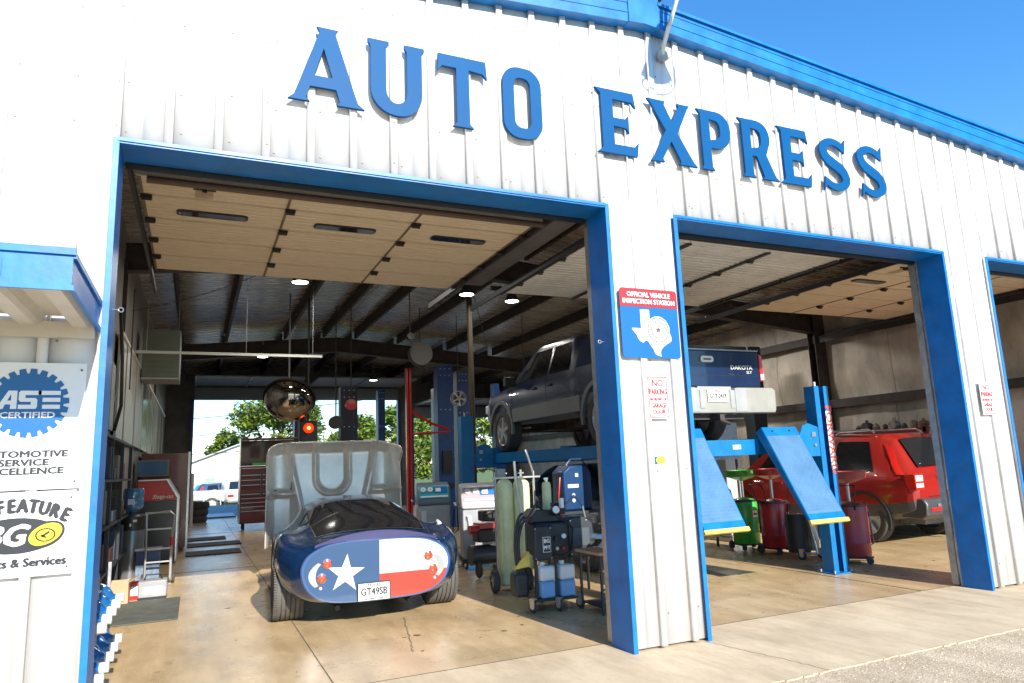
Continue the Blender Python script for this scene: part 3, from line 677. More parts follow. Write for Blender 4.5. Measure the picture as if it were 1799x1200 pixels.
class Body:
    def __init__(s, st): s.st = st; s.P = [(q[0], hp(*q[1:])) for q in st]
    def prof(s, y):
        P = s.P
        for (a, A), (b, B) in zip(P, P[1:]):
            if a <= y <= b: t = (y-a)/(b-a); return [(p[0]+(q[0]-p[0])*t, p[1]+(q[1]-p[1])*t) for p, q in zip(A, B)]
        return P[0][1] if y < P[0][0] else P[-1][1]
    def mesh(s, step=.16, two=None):
        ys = set(p[0] for p in s.P); y = s.P[0][0]
        while y < s.P[-1][0]: ys.add(round(y, 3)); y += step
        ys = sorted(ys); m = MB(); n = 9; rows = []
        for y in ys:
            pr = s.prof(y); rows.append([(x, y, z) for x, z in pr]+[(-x, y, z) for x, z in pr[-2:0:-1]])
        k = len(rows[0]); m.v = [Vector(p) for r in rows for p in r]
        for i in range(len(rows)-1):
            for j in range(k):
                a = (i*k+j, i*k+(j+1) % k, (i+1)*k+(j+1) % k, (i+1)*k+j); m.f.append(a); jj = j if j < 8 else 15-j; m.m.append(1 if two and jj < two else 0)
        m.f += [tuple(range(k-1, -1, -1)), tuple(range((len(rows)-1)*k, len(rows)*k))]; m.m += [0, 0]
        return m
    def side(s, y, t, sx, off=.006):
        p = s.prof(y); a, b = p[5], p[6]; return (sx*(a[0]+(b[0]-a[0])*t+off), y, a[1]+(b[1]-a[1])*t)
    def pane(s, yb0, yb1, yt0, yt1, sx, t0=.08, t1=.93, off=.006):
        return MB().grid(lambda u, v: s.side((yb0+(yb1-yb0)*u)*(1-v)+(yt0+(yt1-yt0)*u)*v, t0+(t1-t0)*v, sx, off), 6, 4)
    def top(s, y0, y1, xk, off=.008, n=6):
        def fn(u, v):
            y = y0+(y1-y0)*u; p = s.prof(y); q = s.prof(min(y+.02, y1)); wx = (p[7][0]+.3*(p[6][0]-p[7][0]))*xk; x = -wx+2*wx*v
            z = p[8][1]+(p[7][1]-p[8][1])*abs(x)/max(p[7][0], .01); dz = 1 if s.P[0][1] else 0
            return (x, y+(-off if y1 < 2 else off), z+off)
        return MB().grid(fn, n, 8)
# ------------------------------------------------------------ the blue coupe
CBL = mat('deep_blue_car_paint', (.003, .026, .085), .2, .2, coat=1)
CP = [ # t, profile
 (0.00, [(0, .225), (.45, .245), (.66, .35), (.735, .53), (.69, .67), (.56, .755), (.42, .79), (.2, .805), (0, .805)]),
 (0.10, [(0, .205), (.50, .225), (.76, .34), (.81, .54), (.75, .71), (.58, .785), (.44, .81), (.2, .825), (0, .83)]),
 (0.35, [(0, .20), (.55, .205), (.82, .32), (.915, .55), (.87, .76), (.64, .80), (.48, .835), (.24, .86), (0, .865)]),
 (0.75, [(0, .18), (.60, .185), (.86, .32), (.95, .56), (.885, .83), (.68, .86), (.51, .93), (.26, .98), (0, .99)]),
 (1.20, [(0, .16), (.60, .165), (.84, .26), (.90, .50), (.83, .77), (.66, .84), (.51, 1.00), (.27, 1.07), (0, 1.08)]),
 (1.70, [(0, .15), (.60, .15), (.81, .24), (.85, .48), (.80, .71), (.66, .81), (.51, 1.05), (.28, 1.135), (0, 1.145)]),
 (2.20, [(0, .15), (.60, .15), (.81, .24), (.85, .48), (.80, .71), (.66, .81), (.51, 1.06), (.28, 1.15), (0, 1.16)]),
 (2.50, [(0, .15), (.60, .15), (.81, .24), (.85, .48), (.80, .71), (.66, .81), (.52, .99), (.28, 1.07), (0, 1.08)]),
 (2.90, [(0, .15), (.60, .15), (.81, .24), (.84, .48), (.79, .69), (.66, .78), (.55, .82), (.3, .84), (0, .85)])]
def cr(p0, p1, p2, p3, t):
    return .5*((2*p1)+(-p0+p2)*t+(2*p0-5*p1+4*p2-p3)*t*t+(-p0+3*p1-3*p2+p3)*t**3)
def coupe(t, v):      # t metres from the tail, v in 0..8 along the half profile
    ts = [c[0] for c in CP]; i = max([k for k in range(len(ts)-1) if ts[k] <= t+1e-9] or [0]); f = (t-ts[i])/(ts[i+1]-ts[i])
    j = min(int(v), 7); g = v-j
    def row(r):
        r = min(max(r, 0), len(CP)-1); R = CP[r][1]; G = lambda k: Vector(R[k]) if 0 <= k <= 8 else (Vector((-R[-k][0], R[-k][1])) if k < 0 else Vector((-R[16-k][0], R[16-k][1])))
        return cr(G(j-1), G(j), G(j+1), G(j+2), g)
    p = cr(row(i-1), row(i), row(i+1), row(i+2), f); return Vector((max(p.x, 0) if v in (0, 8) else p.x, t, p.y))
car = thing('sports_coupe', 'dark blue fastback coupe with a state flag painted on its tail', 'car', (2.20, 2.18, 0), -.05)
mb = MB(); NT, NV = 58, 40
rows = []
for i in range(NT+1):
    t = 2.9*i/NT; half = [coupe(t, 8*j/NV) for j in range(NV+1)]
    rows.append(half+[Vector((-p.x, p.y, p.z)) for p in half[-2:0:-1]])
K = len(rows[0]); mb.v = [p for r in rows for p in r]
for i in range(NT):
    for j in range(K): mb.f.append((i*K+j, i*K+(j+1) % K, (i+1)*K+(j+1) % K, (i+1)*K+j)); mb.m.append(0)
mb.f += [tuple(range(K-1, -1, -1)), tuple(range(NT*K, NT*K+K))]; mb.m += [0, 0]
cb = mb.build('body', [CBL, BLACK], car, ang=45)
cut(cb, MB().cyl((-1.2, .77, .33), (-.60, .77, .33), .36, n=40).cyl((.60, .77, .33), (1.2, .77, .33), .36, n=40))
def patch(t0, t1, v0f, v1f, off, nu=14, nv=14, both=True):
    m = MB()
    def fn(u, v):
        t = t0+(t1-t0)*u; a, b = v0f(t), (v1f(t) if v1f else 8)
        if both:
            q = a+(8-a)*2*v if v <= .5 else 8-(8-a)*(2*v-1); s_ = 1 if v <= .5 else -1
        else: q = a+(b-a)*v; s_ = 1
        p = coupe(t, q); e = .01; du = coupe(min(t+e, 2.9), q)-coupe(max(t-e, 0), q); dv = coupe(t, min(q+.02, 8))-coupe(t, q-.02)
        n_ = du.cross(dv).normalized(); n_ = n_ if n_.z > 0 or (n_.x > 0) else -n_
        if n_.z < 0: n_ = -n_
        p = p+n_*off; return Vector((s_*p.x, p.y, p.z))
    return m.grid(fn, nu, nv)
patch(.37, 1.44, lambda t: 5.62+.25*(t-.43), None, .012).build('rear_window', GLASSD, car, ang=60)

patch(.345, 1.47, lambda t: 5.53+.25*(t-.43), None, .007).build('window_seal', BLACK, car, ang=60)
for s_ in (-1, 1):
    m = patch(1.52, 2.25, lambda t: 5.22, lambda t: 5.9, .006, 10, 4, False)
    if s_ < 0: m.v = [Vector((-p.x, p.y, p.z)) for p in m.v]
    m.build('side_window', GLASSD, car)
    m = patch(1.02, 1.42, lambda t: 5.2+(1.42-t)*.7, lambda t: 5.75, .006, 8, 4, False)
    if s_ < 0: m.v = [Vector((-p.x, p.y, p.z)) for p in m.v]
    m.build('quarter_window', GLASSD, car)
for s_ in (-1, 1):
    for t_ in (1.50, 2.32): MB().tube([Vector((s_*p.x*1.002, p.y, p.z)) for p in [coupe(t_, 2.6+2.5*i/12) for i in range(13)]], .004, 5).build('door_seam', BLACK, car)
    MB().tube([Vector((s_*p.x*1.002, p.y, p.z+.001)) for p in [coupe(.20+1.2*i/14, 5.25) for i in range(15)]], .0035, 5).build('hatch_seam', BLACK, car)
# tail panel
pro = [(p.x, p.z) for p in [coupe(0, 8*j/48) for j in range(49)]]
oval = pro+[(-x, z) for x, z in pro[-2:0:-1]]
ctr = (0, .515)
def shrink(k, L=oval): return [(ctr[0]+(x-ctr[0])*k, ctr[1]+(z-ctr[1])*(k-.01)) for x, z in L]
FB = mat('flag_blue_paint', (.010, .052, .135), .4, coat=.3); FW = mat('flag_white_paint', (.50, .485, .44), .4, coat=.3); FR = mat('flag_red_paint', (.33, .024, .008), .4, coat=.3)
tp = MB().prism(shrink(.985), -.014, .004).build('tail_panel', mat('blue_rim_paint', (.02, .08, .24), .35, coat=.4), car)
L = shrink(.955); dx, dz = .01, .47
def clip(P, f):
    out = []
    for a, b in zip(P, P[1:]+P[:1]):
        fa, fb = f(a), f(b)
        if fa >= 0: out.append(a)
        if fa*fb < 0: t = fa/(fa-fb); out.append((a[0]+(b[0]-a[0])*t, a[1]+(b[1]-a[1])*t))
    return out
MB().prism(clip(L, lambda p: dx-p[0]), -.018, -.0145).build('flag_field', FB, tp)
Rt = clip(L, lambda p: p[0]-dx)
MB().prism(clip(Rt, lambda p: p[1]-dz), -.018, -.0145).build('flag_stripe', FW, tp)
MB().prism(clip(Rt, lambda p: dz-p[1]), -.018, -.0145).build('flag_stripe', FR, tp)
MB().prism([(-.315+(.185 if i % 2 == 0 else .072)*math.sin(i*PI/5+.08), .50+(.185 if i % 2 == 0 else .072)*math.cos(i*PI/5+.08)) for i in range(10)], -.0215, -.0185).build('flag_star', FW, tp)
TL = mat('orange_red_lens', (.75, .06, .02), .15, coat=.5)
for x, z in ((-.49, .605), (-.54, .475), (.50, .605), (.545, .475)):
    l = MB().lathe([(0, -.036), (.022, -.035), (.036, -.030), (.041, -.02)], (x, 0, z), 'Y', 20).build('tail_light', TL, tp)
    MB().lathe([(.041, -.028), (.046, -.026), (.047, -.019)], (x, 0, z), 'Y', 20).build('bezel', CHROME, l)
for x in (-.55, .56): MB().lathe([(0, -.034), (.012, -.032), (.017, -.019)], (x, 0, .385), 'Y', 12).build('reflector', FW, tp)
VENT = mat('brushed_vent_metal', (.45, .46, .47), .3, .9)
for s_ in (-1, 1):
    A = arc(0, .50, .67, .24, 150, 205, 10) if s_ < 0 else arc(0, .50, .67, .24, 30, -25, 10); B = arc(0, .50, .635, .21, 205, 150, 10) if s_ < 0 else arc(0, .50, .635, .21, -25, 30, 10)
    B2 = [(x*(1-.055*math.sin(PI*i/10)), z) for i, (x, z) in enumerate(B)]
    MB().prism([(x*.99, z) for x, z in A]+[(x*.99, z) for x, z in B2], -.022, -.0185).build('air_vent', VENT, tp)
pl = MB().box(-.20, .105, -.034, -.028, .235, .395).build('licence_plate', PAPER, car)
for x0, x1, z0, z1 in ((-.205, .11, .228, .236), (-.205, .11, .394, .402), (-.207, -.199, .23, .40), (.104, .112, .23, .40)): MB().box(x0, x1, -.039, -.029, z0, z1).build('plate_frame', INK, pl)
text('TEXAS', .042, INK, pl, (-.047, -.036, .372), sx=1.1, bold=.001); text('GT49SB', .098, INK, pl, (-.047, -.036, .312), sx=.78, bold=.0025); text('RESTORED CLASSIC', .018, INK, pl, (-.047, -.036, .249), sx=1.2, bold=.0008)
for x in (-.17, .075): MB().cyl((x, -.04, .378), (x, -.033, .378), .006, n=8).build('bolt', STEEL, pl)
q = coupe(.75, 4.3); MB().cyl(q-Vector((.01, 0, .01)), q+Vector((.010, -.004, .010)), .045, n=20).build('fuel_cap', ALU, car)
MB().tube([(.35, 1.2, .14), (.35, .45, .16), (.36, .22, .15)], .026, 12).build('exhaust_pipe', DARKST, car)
MB().tube([(-.35, 1.2, .14), (-.35, .45, .16), (-.36, .22, .15)], .026, 12).build('exhaust_pipe', DARKST, car)
MB().cyl((-.55, .75, .33), (.55, .75, .33), .05, n=10).box(-.16, .16, .55, .95, .18, .42).build('rear_axle', DARKST, car)
for x in (-.80, .80): wheel(car, x, .75, .33, .30, ALU, 6, tm=DTY)
SP = MB()
def lip(u, v):
    x = -.60+1.2*u; k = (x/.60)**2; zt = .885-.11*k; q = [(0.0, .74-.05*k), (-.012, .80-.05*k), (-.018, zt), (.02, zt+.003), (.10, .815-.06*k), (.16, .79-.06*k)]
    return (x, q[round(v*5)][0]+.05*k, q[round(v*5)][1])
SP.grid(lip, 30, 5).build('spoiler', mat('violet_blue_paint', (.045, .05, .15), .25, .2, coat=1), car, ang=60)
for x in (-.735, .735): wheel(car, x, 3.05, .315, .22, ALU, 6)
MB().box(-.55, .55, 2.9, 3.7, .18, .30).box(-.35, .35, 2.95, 3.6, .30, .72).cyl((-.5, 3.75, .45), (.5, 3.75, .45), .18, n=12).build('engine_bay', DARKST, car)
# clamshell bonnet standing on its nose, inner side to the camera
def ss(a, b, x): t = min(max((x-a)/(b-a), 0), 1); return t*t*(3-2*t)
def clam(u, v):
    x = -.975+1.95*u; ax = abs(x)
    tt = min(max((ax-.70)/.275, 0), 1); lim = 1.92-.20*(1-math.sqrt(max(0, 1-tt*tt)))
    z = .42+(lim-.42)*v
    y = 4.08+.05*v-.05*math.sin(PI*v)
    y -= .40*ss(.82, .975, ax)**1.5                       # fender sides wrap to the camera
    y -= .24*ss(.86, 1.0, v)**1.6*(1-.2*ax)             # nose wraps over
    d_ = ax if z > 1.38 else math.hypot(ax, 1.38-z); y += .10*(1-ss(.18, .235, d_))-.035*ss(.235, .255, d_)*(1-ss(.27, .30, d_))                # centre scoop recess
    k = .40+.20*ss(.6, 1.9, z)
    y -= .09*ss(k-.03, k+.03, ax)*(1-ss(k+.05, k+.13, ax))                       # raised curving ribs
    cx_ = (ax-.76)/.17
    if abs(cx_) < 1: y += .13*math.sqrt(1-cx_*cx_)*ss(1.16, 1.24, z)                # rounded channels over the headlamps
    y += .18*ss(.54, .62, ax)*(1-ss(.84, .92, ax))*(1-ss(1.08, 1.16, z))*ss(.42, .6, z)   # wheel wells
    y -= .035*ss(1.13, 1.15, z)*(1-ss(1.19, 1.21, z))*ss(.54, .58, ax)
    return (x+.06, y, z)
bn = MB().grid(clam, 130, 90).build('open_bonnet', [ALU], car, ang=50)
md = bn.modifiers.new('s', 'SOLIDIFY'); md.thickness = .012
md.offset = 1
MB().grid(lambda u, v: (lambda p: (p[0]*1.012, p[1]+.03, p[2]+.006))(clam(u, v)), 60, 40).build('bonnet_skin', CBL, bn, ang=60)
MB().box(-.99, -.965, 3.70, 3.78, 1.20, 1.50).box(-.985, -.955, 3.74, 3.9, 1.16, 1.22).build('hinge_strut', BLACK, bn)
MB().cyl((-.86, 3.88, .50), (-.86, 3.80, .50), .05, n=16).build('mount', BLACK, bn)
# ------------------------------------------------------------ the pickup on the lift
TBL = mat('pickup_blue_paint', (.003, .015, .058), .3, .1, coat=.6, var=.1)
TSIL = mat('pickup_silver_cladding', (.19, .195, .20), .4, .5, var=.1)
RIMG = mat('alloy_rim', (.55, .55, .56), .35, .7)
def pickup(name, label, loc, rz, pb, pc, detail=True, group=None):
    c = thing(name, label, 'pickup truck', loc, rz, group)
    B = Body([(0, .86, .62, 1.10, 1.11, .8), (.05, .90, .56, 1.12, 1.13, .82), (1.72, .91, .50, 1.12, 1.13, .84), (1.78, .91, .48, 1.10, 1.11, .80), (1.84, .905, .46, 1.10, 1.60, .68), (2.0, .905, .46, 1.10, 1.68, .69), (3.3, .905, .46, 1.10, 1.70, .69), (3.55, .905, .46, 1.10, 1.62, .68), (4.12, .905, .48, 1.10, 1.15, .76), (5.0, .88, .50, 1.04, 1.07, .72), (5.35, .78, .52, .96, 1.0, .6), (5.42, .66, .55, .86, .9, .5)])
    b = B.mesh(.16, 3).build('body', [pb, pc], c, ang=28)
    cut(b, MB().cyl((-1.1, 1.08, .40), (-.62, 1.08, .40), .44, n=32).cyl((.62, 1.08, .40), (1.1, 1.08, .40), .44, n=32).cyl((-1.1, 4.38, .40), (-.62, 4.38, .40), .44, n=32).cyl((.62, 4.38, .40), (1.1, 4.38, .40), .44, n=32))
    for sx in (-1, 1):
        for q in ((1.98, 2.62, 2.06, 2.62), (2.70, 3.86, 2.70, 3.40)): B.pane(*q, sx).build('side_window', GLASSD, c)
        for yc in (1.08, 4.38):
            A = arc(yc, .40, .44, .44, -12, 192, 22); Bq = arc(yc, .40, .50, .50, 192, -12, 22)
            MB().prism(A+Bq, sx*.895, sx*.935, 'YZ').build('wheel_arch', pc, c)
        MB().box(*sorted((sx*.905, sx*.925)), 1.6, 3.9, .50, .72).build('side_cladding', pc, c)
        for yc in (2.66, 3.93, 1.81): MB().box(*sorted((sx*.903, sx*.9075)), yc-.004, yc+.004, .60, 1.08).build('door_gap', BLACK, c)
        for yc in (2.45, 3.0): MB().box(*sorted((sx*.905, sx*.93)), yc, yc+.14, .96, .99).build('door_handle', pb, c)
        MB().obb((sx*1.02, 3.75, 1.16), (.20, .10, .16)).obb((sx*.92, 3.78, 1.12), (.1, .04, .03)).build('mirror', BLACK, c, bevel=.02)
        tl = MB().prism([(sx*.865, 1.09), (sx*.915, 1.07), (sx*.925, .80), (sx*.905, .74), (sx*.865, .74)], -.012, .10).build('tail_light', mat('red_lens', (.62, .02, .015), .15, coat=.5), c)
        MB().box(*sorted((sx*.868, sx*.922)), -.018, -.0125, .755, .83).build('reversing_lens', mat('clear_lens', (.75, .6, .55), .2), tl)
        MB().box(*sorted((sx*.56, sx*.80)), 5.30, 5.40, .74, .90).build('headlight', mat('headlamp_glass', (.7, .72, .72), .1), c, bevel=.02)
        wheel(c, sx*.80, 1.08, .37, .24, RIMG, 5, False); wheel(c, sx*.80, 4.38, .37, .24, RIMG, 5, False)
    tg = MB().box(-.85, .85, -.02, .012, .66, 1.12).build('tailgate', pb, c, bevel=.012)
    MB().box(-.85, .85, -.024, -.0205, .80, .806).build('crease', BLACK, tg)
    MB().box(-.84, .84, -.03, .02, 1.121, 1.135).build('top_trim', STEEL, tg)
    MB().prism(rrect(-.10, .965, .10, 1.045, .035), -.036, -.0205).build('handle', mat('cream_handle', (.62, .60, .55), .3), tg); MB().box(-.06, .06, -.04, -.0365, .995, 1.012).build('handle_slot', BLACK, tg)
    if detail:
        text('DAKOTA', .075, FW, tg, (.55, -.0245, .905), sx=1.15, bold=.002); text('SLT', .045, FW, tg, (.67, -.0245, .845), sx=1.3, bold=.0015); text('DODGE', .05, FW, tg, (-.62, -.0245, .905), sx=1.2, bold=.0015)
        for x in (.33, .47): MB().box(x, x+.09, -.0255, -.0205, .818, .826).build('badge', CHROME, tg)
    bm = mat('cream_bumper', (.30, .295, .265), .35, var=.08, dirt=.2)
    bp = MB().prism([(-.94, .36), (-.92, .32), (.92, .32), (.94, .36), (.95, .60), (.90, .635), (.33, .635), (.27, .60), (-.27, .60), (-.33, .635), (-.90, .635), (-.95, .60)], -.16, .05).build('rear_bumper', bm, c, bevel=.012)
    MB().box(-.26, .26, -.12, .02, .601, .65).box(-.27, -.20, -.168, -.158, .38, .60).box(.20, .27, -.168, -.158, .38, .60).build('step_pad', mat('grey_step', (.30, .31, .31), .6, var=.1), bp)
    for sx in (-1, 1): MB().box(*sorted((sx*.28, sx*.46)), -.1655, -.161, .34, .625).build('end_pad', mat('grey_step', (.3, .31, .31), .6), bp)
    if detail:
        pl = MB().box(-.155, .155, -.175, -.169, .455, .605).build('licence_plate', PAPER, bp)
        text('TEXAS', .03, REDPR, pl, (0, -.177, .587), bold=.001); text('GTY-2419', .08, INK, pl, (0, -.177, .525), sx=.75, bold=.0022)
        MB().box(-.035, .035, -.22, .2, .23, .30).box(-.5, .5, -.04, .03, .25, .31).cyl((0, -.2, .22), (.06, -.28, .18), .02).build('tow_hitch', DARKST, c)
    MB().box(-.45, -.38, .2, 5.2, .44, .52).box(.38, .45, .2, 5.2, .44, .52).cyl((-.7, 1.08, .37), (.7, 1.08, .37), .045).lathe([(0, -.15), (.12, -.12), (.16, 0), (.12, .12), (0, .15)], (0, 1.08, .37), 'Y', 16).cyl((0, 1.1, .40), (0, 3.2, .44), .04).box(-.3, .3, 2.9, 3.6, .34, .5).build('chassis', mat('rusty_chassis', (.10, .06, .035), .8, .2, var=.5, vs=9), c)
    for sx in (-1, 1): MB().tube([(sx*.5, .35, .52), (sx*.5, 1.08, .40), (sx*.5, 1.85, .52)], .03, 6).cyl((sx*.42, 1.2, .5), (sx*.55, 1.0, .85), .03).build('leaf_spring', DARKST, c)
    MB().box(-.36, .36, 1.75, 2.7, .36, .56).build('fuel_tank', mat('dull_tank_black', (.03, .03, .03), .6), c, bevel=.04)
    for yy in (.5, 1.7, 2.9, 3.9): MB().box(-.4, .4, yy, yy+.07, .44, .50).build('crossmember', DARKST, c)
    MB().cyl((-.7, 4.38, .37), (.7, 4.38, .37), .035).box(-.25, .25, 3.7, 4.6, .36, .6).build('front_axle', DARKST, c)
    MB().tube([(.5, 3.4, .40), (.52, 1.9, .40), (.62, 1.5, .42), (.66, .5, .42), (.70, .28, .40)], .035, 10).build('exhaust_pipe', STEEL, c)
    B.top(3.58, 4.08, .92).build('windscreen', GLASSD, c)
    return c
pickup('pickup_truck', 'dark blue pickup with silver lower cladding, raised on the blue four post lift', (6.32, 2.02, 1.665), 0, TBL, TSIL)
# ------------------------------------------------------------ SUVs and cars
def suv(name, label, cat, loc, rz, paint, scale=1, low=None, detail=True, sedan=False):
    c = thing(name, label, cat, loc, rz); c.scale = (scale,)*3; low = low or GREYP
    if not sedan:
        B = Body([(0, .80, .52, .94, .96, .72), (.06, .87, .46, .99, 1.01, .76), (.14, .89, .42, 1.02, 1.13, .75), (.42, .905, .36, 1.03, 1.56, .66), (.62, .91, .34, 1.03, 1.64, .66), (1.6, .91, .30, 1.02, 1.68, .66), (2.5, .91, .28, 1.0, 1.67, .66), (2.8, .91, .28, .99, 1.60, .65), (3.52, .90, .28, .99, 1.04, .70), (4.2, .87, .30, .88, .93, .66), (4.48, .74, .34, .74, .78, .5), (4.52, .6, .4, .66, .70, .4)])
        pn = [(.66, 1.42, .80, 1.36), (1.50, 2.28, 1.47, 2.24), (2.36, 3.20, 2.32, 2.74)]; ax = (.86, 3.48); roof = 1.68
    else:
        B = Body([(0, .78, .50, .86, .88, .6), (.08, .86, .40, .93, .95, .7), (.7, .89, .26, .95, .99, .7), (1.35, .89, .22, .94, 1.36, .58), (1.7, .89, .20, .94, 1.42, .58), (2.4, .89, .20, .93, 1.42, .58), (2.7, .89, .20, .92, 1.35, .58), (3.3, .88, .22, .90, .95, .66), (4.2, .85, .25, .80, .84, .6), (4.55, .72, .32, .68, .72, .4)])
        pn = [(1.2, 1.95, 1.45, 1.93), (2.03, 2.95, 2.01, 2.6)]; ax = (.95, 3.6); roof = 1.42
    r = .345
    b = B.mesh(.15, 3 if low is not paint else None).build('body', [paint, low], c, ang=30)
    cu = MB()
    for yc in ax:
        for sx in (-1, 1): cu.cyl((sx*.60, yc, r), (sx*1.1, yc, r), r+.055, n=32)
    cut(b, cu)
    for sx in (-1, 1):
        for q in pn: B.pane(*q, sx).build('side_window', GLASSD, c)
        for yc in ax:
            wheel(c, sx*.79, yc, r, .22, RIMG, 5, False)
            A = arc(yc, r, r+.045, r+.045, -20, 200, 20); Bq = arc(yc, r, r+.085, r+.085, 200, -20, 20)
            if not sedan: MB().prism(A+Bq, sx*.895, sx*.925, 'YZ').build('wheel_arch', BLACK, c)
        MB().obb((sx*1.0, 3.0, 1.05), (.2, .1, .14)).obb((sx*.92, 3.03, 1.0), (.1, .04, .03)).build('mirror', paint, c, bevel=.02)
        if not sedan:
            MB().tube([(sx*.60, .75, roof-.0), (sx*.60, .85, roof+.05), (sx*.60, 2.3, roof+.06), (sx*.60, 2.45, roof+.0)], .016, 8).build('roof_rail', STEEL, c)
            up = MB().grid(lambda u, v: (lambda y, t: B.side(y, t, sx, .012))(.12+.26*v+.16*u, .02+.9*v), 3, 8)
            tl = up.build('tail_light', mat('red_lens', (.62, .02, .015), .15, coat=.5), c)
            MB().prism([(sx*.90, 1.03), (sx*.68, 1.03), (sx*.70, .80), (sx*.88, .80)], -.012, .14).build('lens_body', mat('red_lens', (.62, .02, .015), .15, coat=.5), tl)
            for z0, z1 in ((.93, 1.015), (.84, .90)): MB().box(*sorted((sx*.71, sx*.875)), -.019, -.0125, z0, z1).build('clear_lens', mat('clear_lens_pale', (.72, .68, .66), .15), tl)
            MB().box(*sorted((sx*.50, sx*.75)), -.115, -.108, .50, .545).build('reflector', mat('red_lens', (.62, .02, .015), .15, coat=.5), c)
        else: MB().box(*sorted((sx*.5, sx*.82)), -.012, .1, .70, .84).build('tail_light', mat('red_lens', (.62, .02, .015), .15, coat=.5), c)
        MB().box(*sorted((sx*.46, sx*.74)), 4.3, 4.46, .60, .72).build('headlight', mat('headlamp_glass', (.7, .72, .72), .1), c, bevel=.02)
        for yc in ((1.46, 2.32) if not sedan else (1.99,)): MB().box(*sorted((sx*.909, sx*.913)), yc-.004, yc+.004, .42, .98).build('door_gap', BLACK, c)
        for yc in ((1.55, 2.42) if not sedan else (2.1,)): MB().box(*sorted((sx*.90, sx*.935)), yc, yc+.16, .88, .91).build('door_handle', paint, c)
    if not sedan:
        m = MB().grid(lambda u, v: (-(.60-.06*v)+2*(.60-.06*v)*u, .100+.285*v, 1.15+.435*v-.02*(2*u-1)**2), 8, 6)
        m.build('rear_window', GLASSD, c)
        bp = MB().prism([(-.10, .44), (-.11, .60), (-.06, .68), (.06, .68), (.3, .60), (.3, .40), (.0, .38)], -.84, .84, 'YZ').build('rear_bumper', low, c, bevel=.02)
        MB().box(-.60, .60, -.125, -.105, .555, .60).build('bumper_step', STEEL, bp)
        MB().box(-.60, .60, -.014, .02, .70, .705).build('tailgate_gap', BLACK, c)
        MB().box(-.36, .36, -.03, .0, .955, .99).build('tailgate_garnish', CHROME, c, bevel=.008)
        MB().box(-.25, .25, -.008, .03, .78, .93).build('plate_recess', BLACK, c)
        p = MB().box(-.15, .15, -.016, -.010, .785, .925).build('licence_plate', PAPER, c); text('BX4-7706', .07, INK, p, (0, -.018, .85), sx=.7, bold=.001)
        st_ = MB().cyl((-.50, .145, 1.14), (-.50, .135, 1.138), .045, n=14).build('window_sticker', PAPER, c)
        MB().tube([(.5, .9, .30), (.45, .3, .30), (.46, .02, .28)], .032, 10).box(-.5, .5, .78, .92, .28, .36).box(-.3, .2, .3, .7, .26, .40).build('exhaust_pipe', STEEL, c)
        MB().box(-.6, .6, .7, 3.6, .22, .34).build('underbody', DARKST, c)
        B.top(2.86, 3.48, .92).build('windscreen', GLASSD, c)
    else:
        B.top(2.76, 3.26, .92).build('windscreen', GLASSD, c); B.top(.78, 1.30, .9).build('rear_window', GLASSD, c)
        MB().box(-.16, .16, -.006, .02, .60, .74).build('licence_plate', PAPER, c)
    return c
RCAR = mat('metallic_red_paint', (.34, .016, .012), .28, .15, coat=1)
suv('suv', 'red SUV with roof rails and silver lower bumper parked in the third bay', 'SUV', (11.45, 2.55, 0), .05, RCAR, scale=1.04, low=mat('silver_grey_cladding', (.09, .09, .095), .35, .4, var=.1))
suv('sedan', 'dark grey blue car parked on the floor beneath the raised pickup', 'car', (6.25, 2.75, 0), 0, mat('dark_grey_blue_paint', (.05, .06, .075), .25, .5, coat=1), sedan=True, low=mat('dark_grey_blue_paint', (.05, .06, .075), .25, .5, coat=1))
suv('sedan', 'maroon car behind the oil drums in the second bay', 'car', (9.95, 7.1, 0), -.1, mat('maroon_car_paint', (.10, .008, .012), .22, .2, coat=1), sedan=True, low=mat('maroon_car_paint', (.1, .008, .012), .22, .2, coat=1))
# ============================================================ lifts
lift = thing('four_post_lift', 'bright blue four post lift with two tread plate ramps, carrying the pickup', 'car lift', (0, 0, 0))
LX, RXX, NY, FY = 4.74, 7.80, 1.70, 6.42
def post(x, y):
    s = 1 if x > 6 else -1
    m = MB().box(x-.11, x+.11, y-.075, y-.065, .012, 2.3).box(x-.11, x-.10, y-.065, y+.075, .012, 2.3).box(x+.10, x+.11, y-.065, y+.075, .012, 2.3)
    if x > 6: m = MB().box(x-.12, x-.11, y-.07, y+.09, .012, 2.3).box(x-.11, x+.10, y+.08, y+.09, .012, 2.3).box(x+.04, x+.12, y-.08, y-.07, .012, 2.3).box(x+.11, x+.12, y-.07, y+.08, .012, 2.3).box(x-.12, x-.04, y-.08, y-.07, .012, 2.3)
    p = m.build('post', LIFTB, lift)
    MB().box(x-.17, x+.17, y-.13, y+.14, 0, .012).build('base_plate', LIFTB, p)
    b = MB()
    for dx in (-.14, .14):
        for dy in (-.1, .11): b.cyl((x+dx, y+dy, .012), (x+dx, y+dy, .04), .013, n=8)
    b.build('anchor_bolt', STEEL, p)
    MB().cyl((x-.02, y, 2.3), (x-.02, y, 2.36), .02, n=8).build('cable_end', STEEL, p)
    return p
pr = post(RXX, NY); post(RXX, FY); post(LX, NY); post(LX, FY)
text('FORWARD', .14, mat('orange_red_print', (.75, .08, .04), .5), pr, (RXX+.08, NY-.083, 1.62), rz=-PI/2, sx=1.25, bold=.004)
MB().box(RXX+.035, RXX+.125, NY-.0825, NY-.0805, 1.26, 1.98).build('decal', PAPER, pr)
